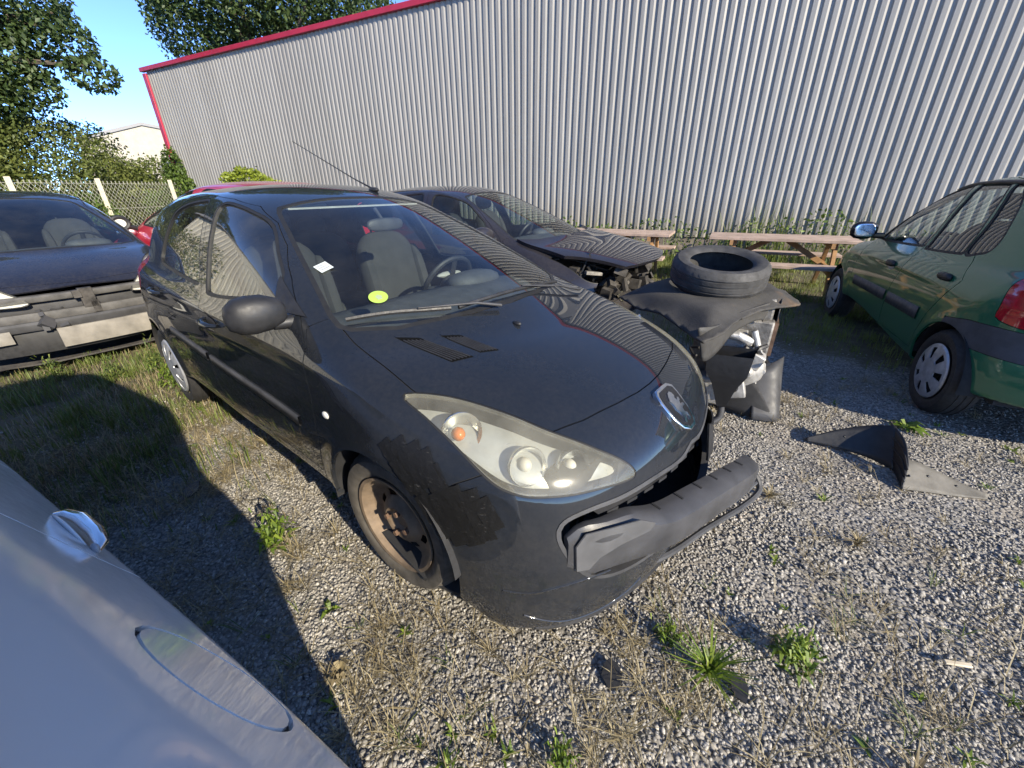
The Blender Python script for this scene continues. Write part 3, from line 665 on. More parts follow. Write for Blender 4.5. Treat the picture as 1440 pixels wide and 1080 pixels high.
def wheel_proto(kind, Ro=.30, w=.19, rubber='rubber'):
    """wheel with its outer face towards -y; returns the hub object with tyre and cap as children"""
    Rr = {'steel': .19, 'cap7': .178, 'cap9': .19}[kind]; h = w/2
    mb = MB()
    rim = [(Rr-.002, h*.9), (Rr+.008, h*.88), (Rr+.008, h*.8), (Rr-.02, h*.6), (Rr-.045, 0), (Rr-.02, -h*.55), (Rr-.004, -h*.78), (Rr+.010, -h*.84), (Rr+.012, -h*.93), (Rr-.001, -h*.90), (Rr-.010, -h*.74), (Rr-.028, -h*.50)]
    mb.lathe(rim, 64)
    disc = [(Rr-.028, -h*.50), (Rr-.040, -h*.40), (Rr-.062, -h*.36), (Rr-.085, -h*.42), (Rr-.10, -h*.60), (.066, -h*.72), (.05, -h*.66), (.034, -h*.5), (.0, -h*.48)]
    mb.lathe(disc, 64, skip=lambda i, k: i == 2 and (k % 8) < 4)
    hub = mb.build('wheel', M['steel_dusty'] if kind == 'steel' else M['steel_dark'], ang=35)
    tm = tyre_mesh(MB(), Ro, Rr+.006, w, 72).build('tyre', M[rubber], hub, ang=30)
    bk = MB().lathe([(Rr-.02, h*.2), (0.001, h*.2)], 32).build('brake_disc', M['rust'], hub)
    if kind == 'steel':
        for k in range(4):
            a = k*math.pi/2+.4; MB().lathe([(.0001, -.012), (.011, -.012), (.012, .01)], 6).build('wheel_bolt', M['rust'], hub, loc=(.052*math.cos(a), -h*.72, .052*math.sin(a)))
    else:
        ns = 7 if kind == 'cap7' else 9; nn = ns*8; c = MB()
        prof = [(Rr+.004, -h*.90), (Rr-.004, -h*.99), (Rr-.020, -h*1.02), (Rr-.050, -h*1.10), (.085, -h*1.16), (.07, -h*1.13), (.05, -h*1.16), (.0001, -h*1.18)]
        c.lathe(prof, nn, skip=lambda i, k: i in (2, 3) and 2 <= (k % 8) < (5 if kind == 'cap7' else 4) or (i == 3 and kind == 'cap7' and False))
        cap = c.build('hub_cap', M['cap_silver'], hub, ang=30)
        sol = cap.modifiers.new('solid', 'SOLIDIFY'); sol.thickness = .006; sol.offset = 1
        for k in range(4):
            a = k*math.pi/2; MB().ell((0, 0, 0), (.009, .006, .009), 8, 6).build('cap_bolt', M['cap_silver'], hub, loc=(.052*math.cos(a), -h*1.165, .052*math.sin(a)))
    return hub
def clone(o, parent, loc=None, rot=None):
    c = o.copy(); COL.objects.link(c); c.parent = parent
    if loc is not None: c.location = loc
    if rot is not None: c.rotation_euler = rot
    for ch in o.children: 
        k = clone(ch, c); k.location = ch.location; k.rotation_euler = ch.rotation_euler
    return c
def well(root, x, zc, r, y0, y1, side):
    """dark wheel-arch liner"""
    mb = MB(); n = 22; V = []
    for i in range(n+1):
        a = R(4)+R(180)*i/n
        for y in (y0, y1): V.append((x+r*math.cos(a), side*y, zc+r*math.sin(a)))
    mb.add(V, [(2*i, 2*i+1, 2*i+3, 2*i+2) for i in range(n)])
    mb.add([(x+r*math.cos(R(4)+R(180)*i/n), side*y0, zc+r*math.sin(R(4)+R(180)*i/n)) for i in range(n+1)]+[(x, side*y0, zc)], [(i, i+1, n+1) for i in range(n)])
    return mb.build('wheel_arch_liner', M['dark_inner'], root)
def seat(root, x, y, mat, back=R(16)):
    s = MB(); s.ell((x+.06, y, .53), (.27, .245, .10), 20, 10, 3.2, Matrix.Rotation(-.08, 4, 'Y'))
    for sd in (-1, 1): s.ell((x+.06, y+sd*.215, .57), (.25, .045, .07), 14, 8, 2.6)
    c = s.build('seat_cushion', mat, root)
    b = MB(); Mx = Matrix.Rotation(-back, 4, 'Y'); cx, cz = x-.27, .86
    b.ell((cx, y, cz), (.085, .235, .33), 20, 12, 3.0, Mx)
    for sd in (-1, 1): b.ell((cx+.05, y+sd*.205, cz-.03), (.07, .045, .26), 12, 10, 2.6, Mx)
    o = b.build('seat_back', mat, root)
    h = MB(); h.ell((cx-.115, y, cz+.42), (.055, .135, .085), 16, 10, 2.8, Mx)
    for sd in (-1, 1): h.tube([(cx-.10, y+sd*.06, cz+.30), (cx-.115, y+sd*.06, cz+.40)], .007, 8)
    h.build('headrest', mat, o)
    return o
def interior(root, P, zdash=.955, wheel_y=.36, x_seat=-1.18, fabric=None, xf=-.20, deep=-.66):
    fabric = fabric or M['trim_fabric']
    fl = MB(); fl.box((-1.4, 0, .36), (2.9, 1.40, .05)); fl.box((.0, 0, .58), (.05, 1.2, .4)); fl.box((-2.72, 0, .75), (.5, 1.2, .05)); fl.build('cabin_floor', M['dark_inner'], root)
    d = MB(); secs = []
    for x, zt, zb, hw in ((xf, zdash-.03, .72, .60), (xf-.14, zdash+.005, .66, .66), (deep+.14, zdash+.015, .60, .68), (deep+.02, zdash, .58, .68), (deep-.02, zdash-.06, .58, .67), (deep+.03, zdash-.18, .58, .66)):
        secs.append([(x, -hw, zb), (x, -hw, zt-.05), (x, -hw*.9, zt), (x, 0, zt+.012), (x, hw*.9, zt), (x, hw, zt-.05), (x, hw, zb)])
    d.loft(secs); d.ell((deep+.07, wheel_y, zdash+.02), (.10, .19, .055), 18, 8, 2.4); d.build('dashboard', M['dash'], root, ang=50)
    sw = MB(); T = Matrix.Translation((deep-.16, wheel_y, zdash-.03))@Matrix.Rotation(R(-62), 4, 'Y')
    ring = [T@Vector((.183*math.cos(a), .183*math.sin(a), 0)) for a in np.linspace(0, 2*math.pi, 41)[:-1]]
    sw.tube(ring, .0155, 8, closed=True)
    for a in (0, math.pi, -math.pi/2): sw.tube([T@Vector((.05*math.cos(a+1.57), .05*math.sin(a+1.57), -.02)), T@Vector((.18*math.cos(a+1.57), .18*math.sin(a+1.57), 0))], .02, 8, flat=.5)
    sw.ell(T@Vector((0, 0, -.025)), (.085, .085, .035), 16, 8, 2.4, T.to_3x3().to_4x4()); sw.build('steering_wheel', M['black'], root)
    for y in (-wheel_y, wheel_y): seat(root, x_seat, y, fabric)
    rb = MB(); rb.ell((-2.12, 0, .55), (.26, .62, .11), 24, 8, 4); rb.ell((-2.40, 0, .85), (.10, .62, .30), 24, 10, 4, Matrix.Rotation(R(-18), 4, 'Y'))
    for y in (-.36, .36): rb.ell((-2.5, y, 1.17), (.05, .12, .075), 14, 8, 2.8)
    rb.build('rear_bench', fabric, root)
def part_obj(B, root, label, name, mat, side=0, **kw):
    r = B.part(label, side, **kw)
    if r is None: return None
    return mesh(name, r[0], r[1], mat, root, r[2])
def poly3d(pts):
    """basis and outline for a panel traced as 3-D points (x, |y|, z)"""
    P = np.array(pts, float); c = P.mean(0); u, s, vt = np.linalg.svd(P-c); e1, e2 = vt[0], vt[1]
    return e1, e2, catmull(P@np.stack([e1, e2]).T, 8)
XZ = ((1, 0, 0), (0, 0, 1)); XY = ((1, 0, 0), (0, 1, 0)); YZ = ((0, 1, 0), (0, 0, 1))
def circle(cx, cz, r, n=48): return [(cx+r*math.cos(2*math.pi*i/n), cz+r*math.sin(2*math.pi*i/n)) for i in range(n)]
def archpoly(cx, cz, r, n=40):
    a = [(cx+r*math.cos(t), cz+r*math.sin(t)) for t in np.linspace(R(-35), R(215), n)]
    return a+[(cx-r*.82, -.2), (cx+r*.82, -.2)]
def door_mirror(root, x, y, z, side, mat, sail, size=1.0, glass_dir=None):
    """housing on a sail plate; the glass looks back"""
    mb = MB(); k = size; s = side; secs = []
    for t, w, h, dx in ((0, .020, .035, .03), (.02, .045, .058, .015), (.07, .062, .078, .0), (.13, .065, .082, -.005), (.18, .056, .074, -.008), (.215, .035, .05, -.008), (.225, .012, .02, -.008)):
        c = (x+dx*k, y+s*t*k, z); ring = []
        for i in range(18):
            a = 2*math.pi*i/18; ca, sa = math.cos(a), math.sin(a)
            ring.append((c[0]+w*k*(math.copysign(abs(ca)**.8, ca)*(1.15 if ca > 0 else .55)), c[1], c[2]+h*k*math.copysign(abs(sa)**.75, sa)))
        secs.append(ring)
    mb.loft(secs); h = mb.build('mirror_housing', mat, root, ang=50)
    mb = MB(); mb.tube([(x+.03, y-s*.06, z-.05), (x+.02, y+s*.05, z-.045)], [.03, .022], 10); mb.build('mirror_stalk', sail, h)
    g = MB(); g.ell((x-.042*k, y+s*.12*k, z), (.004, .082*k, .062*k), 20, 8, 3.2); g.build('mirror_glass', M['chrome'], h)
    return h
def haze_lens(name, tint=(.93, .92, .84), milk=.20):
    m, nt, bs, out = newmat(name); nt.nodes.remove(bs); v = coords(nt)
    tr = N(nt, 'BsdfTransparent'); tr.inputs[0].default_value = tint+(1,)
    df = N(nt, 'BsdfDiffuse'); df.inputs[0].default_value = (.72, .69, .55, 1); tl = N(nt, 'BsdfTranslucent'); tl.inputs[0].default_value = (.72, .69, .55, 1)
    a = N(nt, 'MixShader', i_0=.4); nt.links.new(df.outputs[0], a.inputs[1]); nt.links.new(tl.outputs[0], a.inputs[2])
    r = ramp(nt, noise(nt, v, 6, 6, .6), [(.3, milk*.6), (.7, min(1, milk*1.5))]); b = N(nt, 'MixShader')
    nt.links.new(r.outputs[0], b.inputs[0]); nt.links.new(tr.outputs[0], b.inputs[1]); nt.links.new(a.outputs[0], b.inputs[2])
    gs = N(nt, 'BsdfGlossy', i_Roughness=.12); fr = schlick(nt, .04, .6); c = N(nt, 'MixShader')
    nt.links.new(fr.outputs[0], c.inputs[0]); nt.links.new(b.outputs[0], c.inputs[1]); nt.links.new(gs.outputs[0], c.inputs[2]); nt.links.new(c.outputs[0], out.inputs[0])
    return m
M['lens'] = haze_lens('hazy_yellowed_lens'); M['lens_clear'] = haze_lens('headlamp_lens', (.9, .9, .88), .12)
M['lamp_inner'] = plain('lamp_inner', (.42, .45, .48), .35, .3, var=.15)
M['reflector'] = plain('lamp_reflector', (.62, .62, .60), .22, .9, var=.12)
# ---------------------------------------------------------------- dark grey hatchback in front (damaged nose, taped wing)
HL = [(.089, .729, .846), (.20, .735, .805), (.302, .735, .762), (.431, .728, .688), (.50, .705, .658), (.565, .655, .642), (.649, .542, .630), (.725, .362, .622), (.613, .45, .716), (.493, .521, .766), (.372, .568, .804), (.203, .645, .843)]
def hatch_panels(B, wheels, nose=True, hl=None):
    big = ('body',)
    for cx, cz in wheels: B.region('void', archpoly(cx, cz, .343), *XZ, mask=lambda q: (q[:, 1] > .55) & (q[:, 2] < .8), gap=0)
    if nose:
        e1, e2, pl = poly3d(hl or HL); B.region('headlight', pl, e1, e2, mask=lambda q: (q[:, 0] > .02) & (q[:, 2] > .5) & (q[:, 1] > .25), gap=.007, gapname='headlight_seal')
        B.region('mouth', catmull([(.640, .50), (.625, .555), (.55, .573), (.432, .570), (.27, .567), (.1, .553), (-.1, .553), (-.1, .30), (.2, .30), (.45, .32), (.56, .352), (.61, .41)], 5), *YZ, mask=lambda q: q[:, 0] > .5, gap=.014, gapname='mouth_rim')
    B.region('windscreen', [(-.085, -.1), (-.085, .0), (-.10, .2), (-.135, .35), (-.20, .52), (-.30, .645), (-.34, .668), (-.40, .662), (-.8, .548), (-1.12, .452), (-1.17, .425), (-1.175, .3), (-1.158, -.1)], *XY, mask=lambda q: q[:, 2] > .92, gap=.022, gapname='screen_seal')
    B.region('bonnet', [(.61, -.1), (.602, .0), (.598, .10), (.581, .22), (.545, .395), (.50, .52), (.40, .60), (.24, .69), (.091, .698), (-.066, .690), (-.234, .685), (-.315, .675), (-.245, .555), (-.135, .39), (-.08, .24), (-.058, 0), (-.058, -.1)], *XY, mask=lambda q: q[:, 2] > .68, gap=.005)
    B.region('cowl', [(.05, -.1), (.05, .3), (-.20, .66), (-.40, .70), (-.45, .66), (-.3, .5), (-.3, -.1)], *XY, mask=lambda q: (q[:, 2] > .88) & (q[:, 1] < .672), gap=0)
    side = lambda q: q[:, 1] > .42
    B.region('front_window', catmull([(-.70, 1.042), (-.655, 1.05), (-.70, 1.10), (-.758, 1.145), (-1.034, 1.285), (-1.235, 1.347), (-1.40, 1.375), (-1.49, 1.375), (-1.497, 1.33), (-1.45, 1.16), (-1.405, 1.01), (-1.37, .985), (-1.2, .993), (-.95, 1.018)], 4), *XZ, mask=side, gap=.017, gapname='window_seal')
    B.region('rear_window', catmull([(-1.58, 1.01), (-1.535, 1.03), (-1.59, 1.16), (-1.66, 1.345), (-1.69, 1.385), (-1.76, 1.39), (-2.0, 1.368), (-2.17, 1.325), (-2.24, 1.25), (-2.29, 1.10), (-2.27, 1.055), (-2.2, 1.042), (-1.9, 1.025)], 4), *XZ, mask=side, gap=.017, gapname='window_seal')
    B.region('front_door', [(-.415, .375), (-.36, .56), (-.345, .74), (-.40, .90), (-.50, 1.0), (-.67, 1.112), (-.86, 1.215), (-1.05, 1.300), (-1.25, 1.366), (-1.45, 1.398), (-1.605, 1.408), (-1.55, 1.22), (-1.475, 1.0), (-1.455, .8), (-1.46, .375)], *XZ, mask=side, gap=.0042)
    B.region('rear_door', [(-1.465, .375), (-1.460, .8), (-1.480, 1.0), (-1.555, 1.22), (-1.61, 1.41), (-1.85, 1.408), (-2.08, 1.386), (-2.26, 1.335), (-2.37, 1.22), (-2.42, 1.06), (-2.40, .92), (-2.33, .78), (-2.23, .66), (-2.15, .50), (-2.12, .375)], *XZ, mask=side, gap=.0042)
    B.region('bumper', [(.30, -.05), (.335, .40), (.325, .50), (.29, .60), (.36, .665), (.45, .71), (.6, .9), (1.3, .9), (1.3, -.05)], *XZ, mask=lambda q: q[:, 0] > .25, gap=.005)
    B.region('wing', [(-.41, .33), (-.355, .56), (-.34, .74), (-.392, .90), (-.44, .97), (-.30, 1.05), (.6, .95), (.5, .3)], *XZ, mask=lambda q: (q[:, 1] > .6) & (q[:, 0] > -.5), gap=.005)
    B.region('tail_lamp', catmull([(-2.90, .66), (-2.78, .80), (-2.72, .97), (-2.80, 1.03), (-3.0, 1.0), (-3.3, .95), (-3.3, .70), (-3.05, .64)], 5), *XZ, mask=lambda q: (q[:, 1] > .5) & (q[:, 0] < -2.6), gap=.004)
    B.finish()
ROOT207 = empty('hatchback_car', (.0534, 1.7708, 0), -.6871, 'dark grey hatchback with hazy headlights, taped wing and broken front bumper', 'car')
f207 = make_f(P207)
B207 = Body(f207, (-3.4, -1.0, .02), (1.0, 1.0, 1.6), .022)
hatch_panels(B207, P207['wheels'])
pm = M['paint207']; rt = ROOT207
part_obj(B207, rt, 'body', 'body_shell', pm)
BON = part_obj(B207, rt, 'bonnet', 'bonnet', pm)
BMP = part_obj(B207, rt, 'bumper', 'front_bumper', pm)
part_obj(B207, BMP, 'mouth_rim', 'bumper_opening_rim', M['black_faded'], offset=.003, flange=.03)
part_obj(B207, rt, 'gap', 'panel_joints', M['dark_inner'], offset=-.007, flange=0)
part_obj(B207, rt, 'cowl', 'scuttle_panel', M['black'])
part_obj(B207, rt, 'windscreen', 'windscreen', M['glass'], offset=-.004, flange=0)
part_obj(B207, rt, 'screen_seal', 'windscreen_surround', M['seal'], offset=-.001, flange=.012)
WING = {}; DOOR = {}
for sd in (-1, 1):
    WING[sd] = part_obj(B207, rt, 'wing', 'wing', pm, sd)
    DOOR[sd] = part_obj(B207, rt, 'front_door', 'front_door', pm, sd); rd = part_obj(B207, rt, 'rear_door', 'rear_door', pm, sd)
    part_obj(B207, DOOR[sd], 'front_window', 'side_window', M['glass_side'], sd, offset=-.010, flange=0)
    part_obj(B207, rd, 'rear_window', 'side_window', M['glass_side'], sd, offset=-.010, flange=0)
    part_obj(B207, rt, 'window_seal', 'window_seal', M['seal'], sd, offset=-.002, flange=.014)
    part_obj(B207, rt, 'tail_lamp', 'tail_lamp', M['red_lens'], sd)
    hl = part_obj(B207, rt, 'headlight', 'headlight', M['lens'], sd, flange=.02)
    # lamp bowl, projector lenses and the orange indicator bulb behind the hazy cover
    r = B207.part('headlight', sd, offset=-.075, flange=0); V, F, Nn = r; c = V.mean(0); V = c+(V-c)*np.array([.97, .97, .97]); mesh('lamp_bowl', V, F, M['lamp_inner'], hl, Nn)
    y = sd
    for k, (cx, cy, cz, rad, mt) in enumerate(((.275, .672, .752, .066, 'reflector'), (.475, .60, .675, .062, 'reflector'), (.575, .50, .660, .055, 'reflector'))):
        D = Vector((.80, .42*y, .30)).normalized(); Q = D.to_track_quat('Y', 'Z').to_matrix().to_4x4(); mb = MB()
        mb.lathe([(rad*.25, -.05), (rad*.7, -.035), (rad*.95, -.01), (rad, .012), (rad*.97, .016), (rad*.85, .004)], 28)
        o = mb.build('lamp_reflector', M[mt], hl); o.matrix_local = Matrix.Translation((cx, cy*y, cz))@Q
        b = MB(); b.ell((.012 if k == 0 else 0, .014 if k == 0 else -.016, 0), (rad*.33, rad*.45, rad*.33) if k == 0 else (rad*.36, rad*.5, rad*.36), 14, 8)
        o2 = b.build('indicator_bulb' if k == 0 else 'lamp_bulb', M['orange'] if k == 0 else M['white_plastic'], hl); o2.matrix_local = Matrix.Translation((cx, cy*y, cz))@Q
    part_obj(B207, hl, 'headlight_seal', 'headlight_seal', M['seal'], sd, offset=-.002, flange=.01)
    # side rubbing strip on the doors, door handles, mirrors, repeater
    for dr, a, b in ((DOOR[sd], -.50, -1.44), (rd, -1.49, -2.10)):
        xs = np.linspace(a, b, 14); st = strip3d(f207, [(x, .86*sd, .585-.048*(x+.47)) for x in xs], (0, -sd, 0), .045, .007, start=.3); mesh('rubbing_strip', st[0], st[1], M['black_faded'], dr)
    for dr, hx, hz in ((DOOR[sd], -1.30, .855), (rd, -2.24, .885)):
        p = hit(f207, [(hx, sd*1.1, hz)], (0, -sd, 0))[0]; mb = MB()
        mb.tube([(hx-.085, p[1]+sd*.004, hz+.004), (hx-.06, p[1]+sd*.030, hz+.002), (hx, p[1]+sd*.036, hz), (hx+.06, p[1]+sd*.030, hz-.002), (hx+.085, p[1]+sd*.004, hz-.006)], [.011, .0145, .016, .0145, .011], 10, flat=.75)
        h = mb.build('door_handle', pm, dr); mb = MB(); mb.ell((hx, p[1]+sd*.001, hz-.004), (.07, .004, .028), 18, 6); mb.build('handle_recess', M['dark_inner'], h)
    if sd < 0: mh = door_mirror(rt, -.575, sd*.772, 1.025, sd, M['black'], M['black'], .86)
    v, F, g = drape(f207, [(-.47, .79*sd, 1.00), (-.645, .79*sd, 1.01), (-.72, .70*sd, 1.12), (-.66, .72*sd, 1.09)], (0, -sd, 0), 4, 4, .006); mesh('mirror_sail', v, F, M['black'], DOOR[sd])
    p = hit(f207, [(-.245, sd*1.1, .705)], (0, -sd, 0))[0]; mb = MB(); mb.ell(p, (.022, .008, .014), 14, 8); mb.build('side_repeater', M['white_plastic'], WING[sd])
# hidden structure: arch liners, cabin, floor, radiator
for (cx, cz) in P207['wheels']:
    for sd in (-1, 1): well(rt, cx, cz, .352, .50, .838, sd)
interior(rt, P207, zdash=.925, xf=-.30, deep=-.72)
MB().box((-1.35, 0, .285), (3.3, 1.38, .05)).build('underbody', M['dark_inner'], rt)
rad = MB(); rad.box((.50, 0, .44), (.06, 1.10, .36)); rad.box((.57, 0, .63), (.09, 1.15, .06)); rad.box((.60, .1, .30), (.10, .9, .04))
for k in range(6): rad.box((.54, -.4+.16*k, .45), (.03, .012, .34))
rad.build('radiator_panel', M['dark_inner'], rt)
bt = MB(); V = []; F = []
for i, a in enumerate(np.linspace(-.86, .86, 30)):
    x = float(P207['XF'](abs(a)))-.03; V += [(x-.45, a*.9, .20), (x, a*.93, .135), (x, a*.93, .12)]
for i in range(29):
    for k in range(2): F.append((3*i+k, 3*i+k+1, 3*i+k+4, 3*i+k+3))
bt.add(V, F).build('undertray', M['dark_inner'], rt)
# wheels: bare steel one at the near front, hub cap at the back
WS = wheel_proto('steel', .298, .19, 'rubber_dusty'); WC = wheel_proto('cap9', .298, .19)
WS.parent = rt; WS.location = (.0, -.712, .298); WS.rotation_euler = (0, .6, R(3))
WC.parent = rt; WC.location = (-2.54, -.742, .298)
clone(WS, rt, (.0, .735, .298), (0, 0, math.pi-R(7))); clone(WC, rt, (-2.54, .742, .298), (0, 0, math.pi))
M['void'] = plain('black_void', (.003, .003, .003), .9, var=.1, spec=.1)
# bonnet intakes: flat black patches painting the shade of open slots, with slats, on the passenger side
for quad in ([(-.155, -.565, 0), (.088, -.518, 0), (.118, -.440, 0), (-.095, -.500, 0)], [(-.055, -.432, 0), (.115, -.402, 0), (.150, -.338, 0), (-.012, -.372, 0)]):
    q = [np.array([a, b, .93]) for a, b, _ in quad]; V, F, g = drape(f207, q, (0, 0, -1), 10, 5, .0012, .25)
    vt = mesh('bonnet_vent', V, F, M['void'], BON)
    V, F, g = drape(f207, [q[0]*.985+q[3]*.015+np.array([-.012, 0, 0]), q[0], q[3], q[3]+np.array([-.012, 0, 0])], (0, 0, -1), 3, 5, .004, .25); mesh('vent_lip', V, F, M['paint207'], vt)
    for k in range(6):
        t = (k+.5)/6; a = q[0]*(1-t)+q[3]*t; b = q[1]*(1-t)+q[2]*t; st = strip3d(f207, [a+(b-a)*u for u in np.linspace(.10, .97, 8)], (0, 0, -1), .0038, .0045, start=.25); mesh('vent_slat', st[0], st[1], M['black'], vt)
# black gaffer tape holding wing and bumper together
def side_pt(x, z): return hit(f207, [(x, -1.15, z)], (0, 1, 0), 1.0)[0]
TAPE = [(.10, .735, .205, .635, .05), (.145, .750, .245, .645, .055), (.195, .748, .285, .640, .055), (.235, .735, .325, .625, .055), (.20, .665, .285, .575, .05), (.275, .700, .365, .585, .055), (.25, .60, .345, .475, .06), (.30, .625, .395, .470, .06), (.345, .655, .435, .480, .06), (.395, .655, .468, .505, .055), (.43, .635, .487, .545, .05), (.15, .69, .235, .60, .045)]
m, nt, bs, _ = newmat('black_gaffer_tape'); v = coords(nt); sc_ = ramp(nt, noise(nt, coords(nt, (14, 14, 70)), 2.2, 4, .7), [(.64, 0.), (.70, .4), (.74, 0.)]); cr = ramp(nt, noise(nt, coords(nt, (60, 60, 9)), 2.0, 3, .6), [(.72, 0.), (.78, .6)])
mx_ = N(nt, 'Math', operation='MAXIMUM'); nt.links.new(sc_.outputs[0], mx_.inputs[0]); nt.links.new(cr.outputs[0], mx_.inputs[1]); nt.links.new(mixc(nt, mx_.outputs[0], (.010, .0098, .0095), (.20, .195, .185)), bs.inputs['Base Color']); bs.inputs['Roughness'].default_value = .32; bump(nt, bs, noise(nt, v, 45, 4), .6, .003); M['tape'] = m
for i, (xa, za, xb, zb, wd) in enumerate(TAPE):
    a, b = side_pt(xa, za), side_pt(xb, zb); d = b-a; d /= np.linalg.norm(d); n = np.array([.35, -.9, .1]); s = np.cross(d, n); s /= np.linalg.norm(s); s *= wd/2
    V, F, g = drape(f207, [a-s, b-s, b+s, a+s], (0, 1, 0), 12, 6, .0022+.0007*(i % 4), .3)
    V = V+g*(RNG.random((len(V), 1))*.0024)
    o = mesh('tape_strip', V, F, M['tape'], WING[-1] if i in (0, 1, 2, 3, 4, 11) else BMP)
# torn-out grey bumper insert
ST = [(.645, -.640, .465, .10, .02), (.662, -.615, .46, .165, .03), (.705, -.55, .455, .185, .045), (.752, -.44, .44, .18, .065), (.79, -.35, .415, .150, .08), (.845, -.16, .375, .138, .09), (.895, .08, .33, .132, .09), (.935, .29, .285, .126, .09), (.955, .42, .262, .118, .085), (.952, .475, .256, .10, .075), (.940, .515, .254, .06, .05)]
sp = [spl(*[(s[1], s[k]) for s in ST]) for k in (0, 2, 3, 4)]; secs = []
for y in np.linspace(-.635, .515, 44):
    x, z, hh, dp = (float(f(y)) for f in sp); prof = []
    for a, b in ((-1, -.46), (-.3, -.5), (.72, -.5), (.90, -.44), (.94, -.30), (1, .0), (.97, .26), (.88, .36), (.60, .43), (.1, .5), (-.5, .5), (-1, .48)):
        prof.append((x+a*dp*.5, y-a*dp*.18, z+b*hh))
    secs.append(prof)
INS = MB().loft(secs).build('bumper_insert', M['grey_plastic'], BMP, ang=32); tag(INS, 'grey plastic bumper insert hanging loose from the opening')
# pale cheek plate let into its end, and a shallow ledge line
cp = [(-.615, .40), (-.62, .50), (-.60, .545), (-.54, .548), (-.44, .535), (-.385, .50), (-.40, .475), (-.50, .465), (-.56, .44), (-.585, .40)]
V = []
for y, z in cp: x = float(sp[0](y))+.5*float(sp[3](y)); V.append((x+.004, y-.01, z))
MB().add([(a+d, b, c) for d in (0, .004) for a, b, c in V], [tuple(range(10))[::-1], tuple(range(10, 20))]+[(i, (i+1) % 10, 10+(i+1) % 10, 10+i) for i in range(10)]).build('insert_cheek', plain('pale_grey_plastic', (.085, .085, .087), .5, var=.2), INS)
for y in (-.30, -.17, -.04, .09, .22, .34):
    x, z, hh, dp = (float(f(y)) for f in sp); MB().beam((x-.040, y+.012, z+.5*hh+.0005), (x-.006, y-.0, z+.5*hh+.001), .008, .005).build('insert_slot', M['dark_inner'], INS)
# upper grille strip with slots, lower loop of bent trim
ys = np.linspace(-.52, .45, 26); V = []; F = []
for y in ys:
    x = float(P207['XF'](abs(y)))-.055-.02*abs(y); V += [(x+.015, y, .556-.03*abs(y)**2), (x-.012, y, .52), (x-.05, y, .515), (x-.05, y, .556)]
for i in range(len(ys)-1):
    for k in range(4): F.append((4*i+k, 4*i+(k+1) % 4, 4*i+4+(k+1) % 4, 4*i+4+k))
gs = MB().add(V, F).build('grille_strip', M['black_faded'], BMP)
for y in np.linspace(-.46, .1, 8):
    x = float(P207['XF'](abs(y)))-.055-.02*abs(y); MB().box((x-.004, y, .536), (.03, .045, .012), Matrix.Rotation(-.55*abs(y)-.1, 4, 'Z')).build('grille_slot', M['dark_inner'], gs)
lp = catmull([(.70, -.45, .235), (.82, -.22, .20), (.90, .05, .175), (.985, .30, .165), (1.02, .42, .19), (.99, .46, .235)], 8, False)
MB().tube(lp, .013, 8).build('bent_trim', M['black_faded'], BMP)
lp = catmull([(.78, -.30, .25), (.86, -.02, .215), (.95, .25, .205), (1.0, .42, .225)], 8, False); MB().tube(lp, .009, 8).build('bent_trim', M['black_faded'], BMP)
# dangling plastic flap below the emblem on the far side
fp = catmull([(.80, .20, .56), (.79, .34, .50), (.74, .52, .46), (.66, .62, .42)], 6, False); mb = MB(); secs = []
for i, p in enumerate(fp): secs.append([(p[0], p[1], p[2]), (p[0]+.02, p[1]+.02, p[2]-.16-.03*math.sin(i)), (p[0]+.012, p[1]+.02, p[2]-.16-.03*math.sin(i)), (p[0]-.008, p[1], p[2])])
mb.loft(secs).build('torn_grille_flap', M['black'], BMP)
# moulded crease and splitter lip on the bumper
lip = MB(); secs = []
for a in np.linspace(-.70, .70, 46):
    x = float(P207['XF'](abs(a)))-.012; n = np.array([1, 0.8*a*abs(a)*2, 0]); n /= np.linalg.norm(n)
    secs.append([(x-.03, a*.985, .135), (x+n[0]*.004-.004, a*.985+n[1]*.004, .128), (x-.01, a*.985, .108), (x-.05, a*.97, .112)])
lip.loft(secs).build('bumper_lip', M['black_faded'], BMP, ang=50)
for i, P in enumerate(([(.33, .318), (.42, .318), (.52, .342), (.60, .350), (.67, .347)], [(.40, .215), (.50, .175), (.595, .152), (.68, .15), (.74, .168), (.79, .205)])):
    pts = [(x, 0, z) for x, z in catmull(P, 5, False)]; pts = hit(f207, [(x+.35, -1.15, z) for x, _, z in pts], (-.35, .8, 0), 1.2); st = strip3d(f207, pts, (-.5, .85, 0), .006, .0035, start=.2); mesh('bumper_crease', st[0], st[1], M['paint207'], BMP)
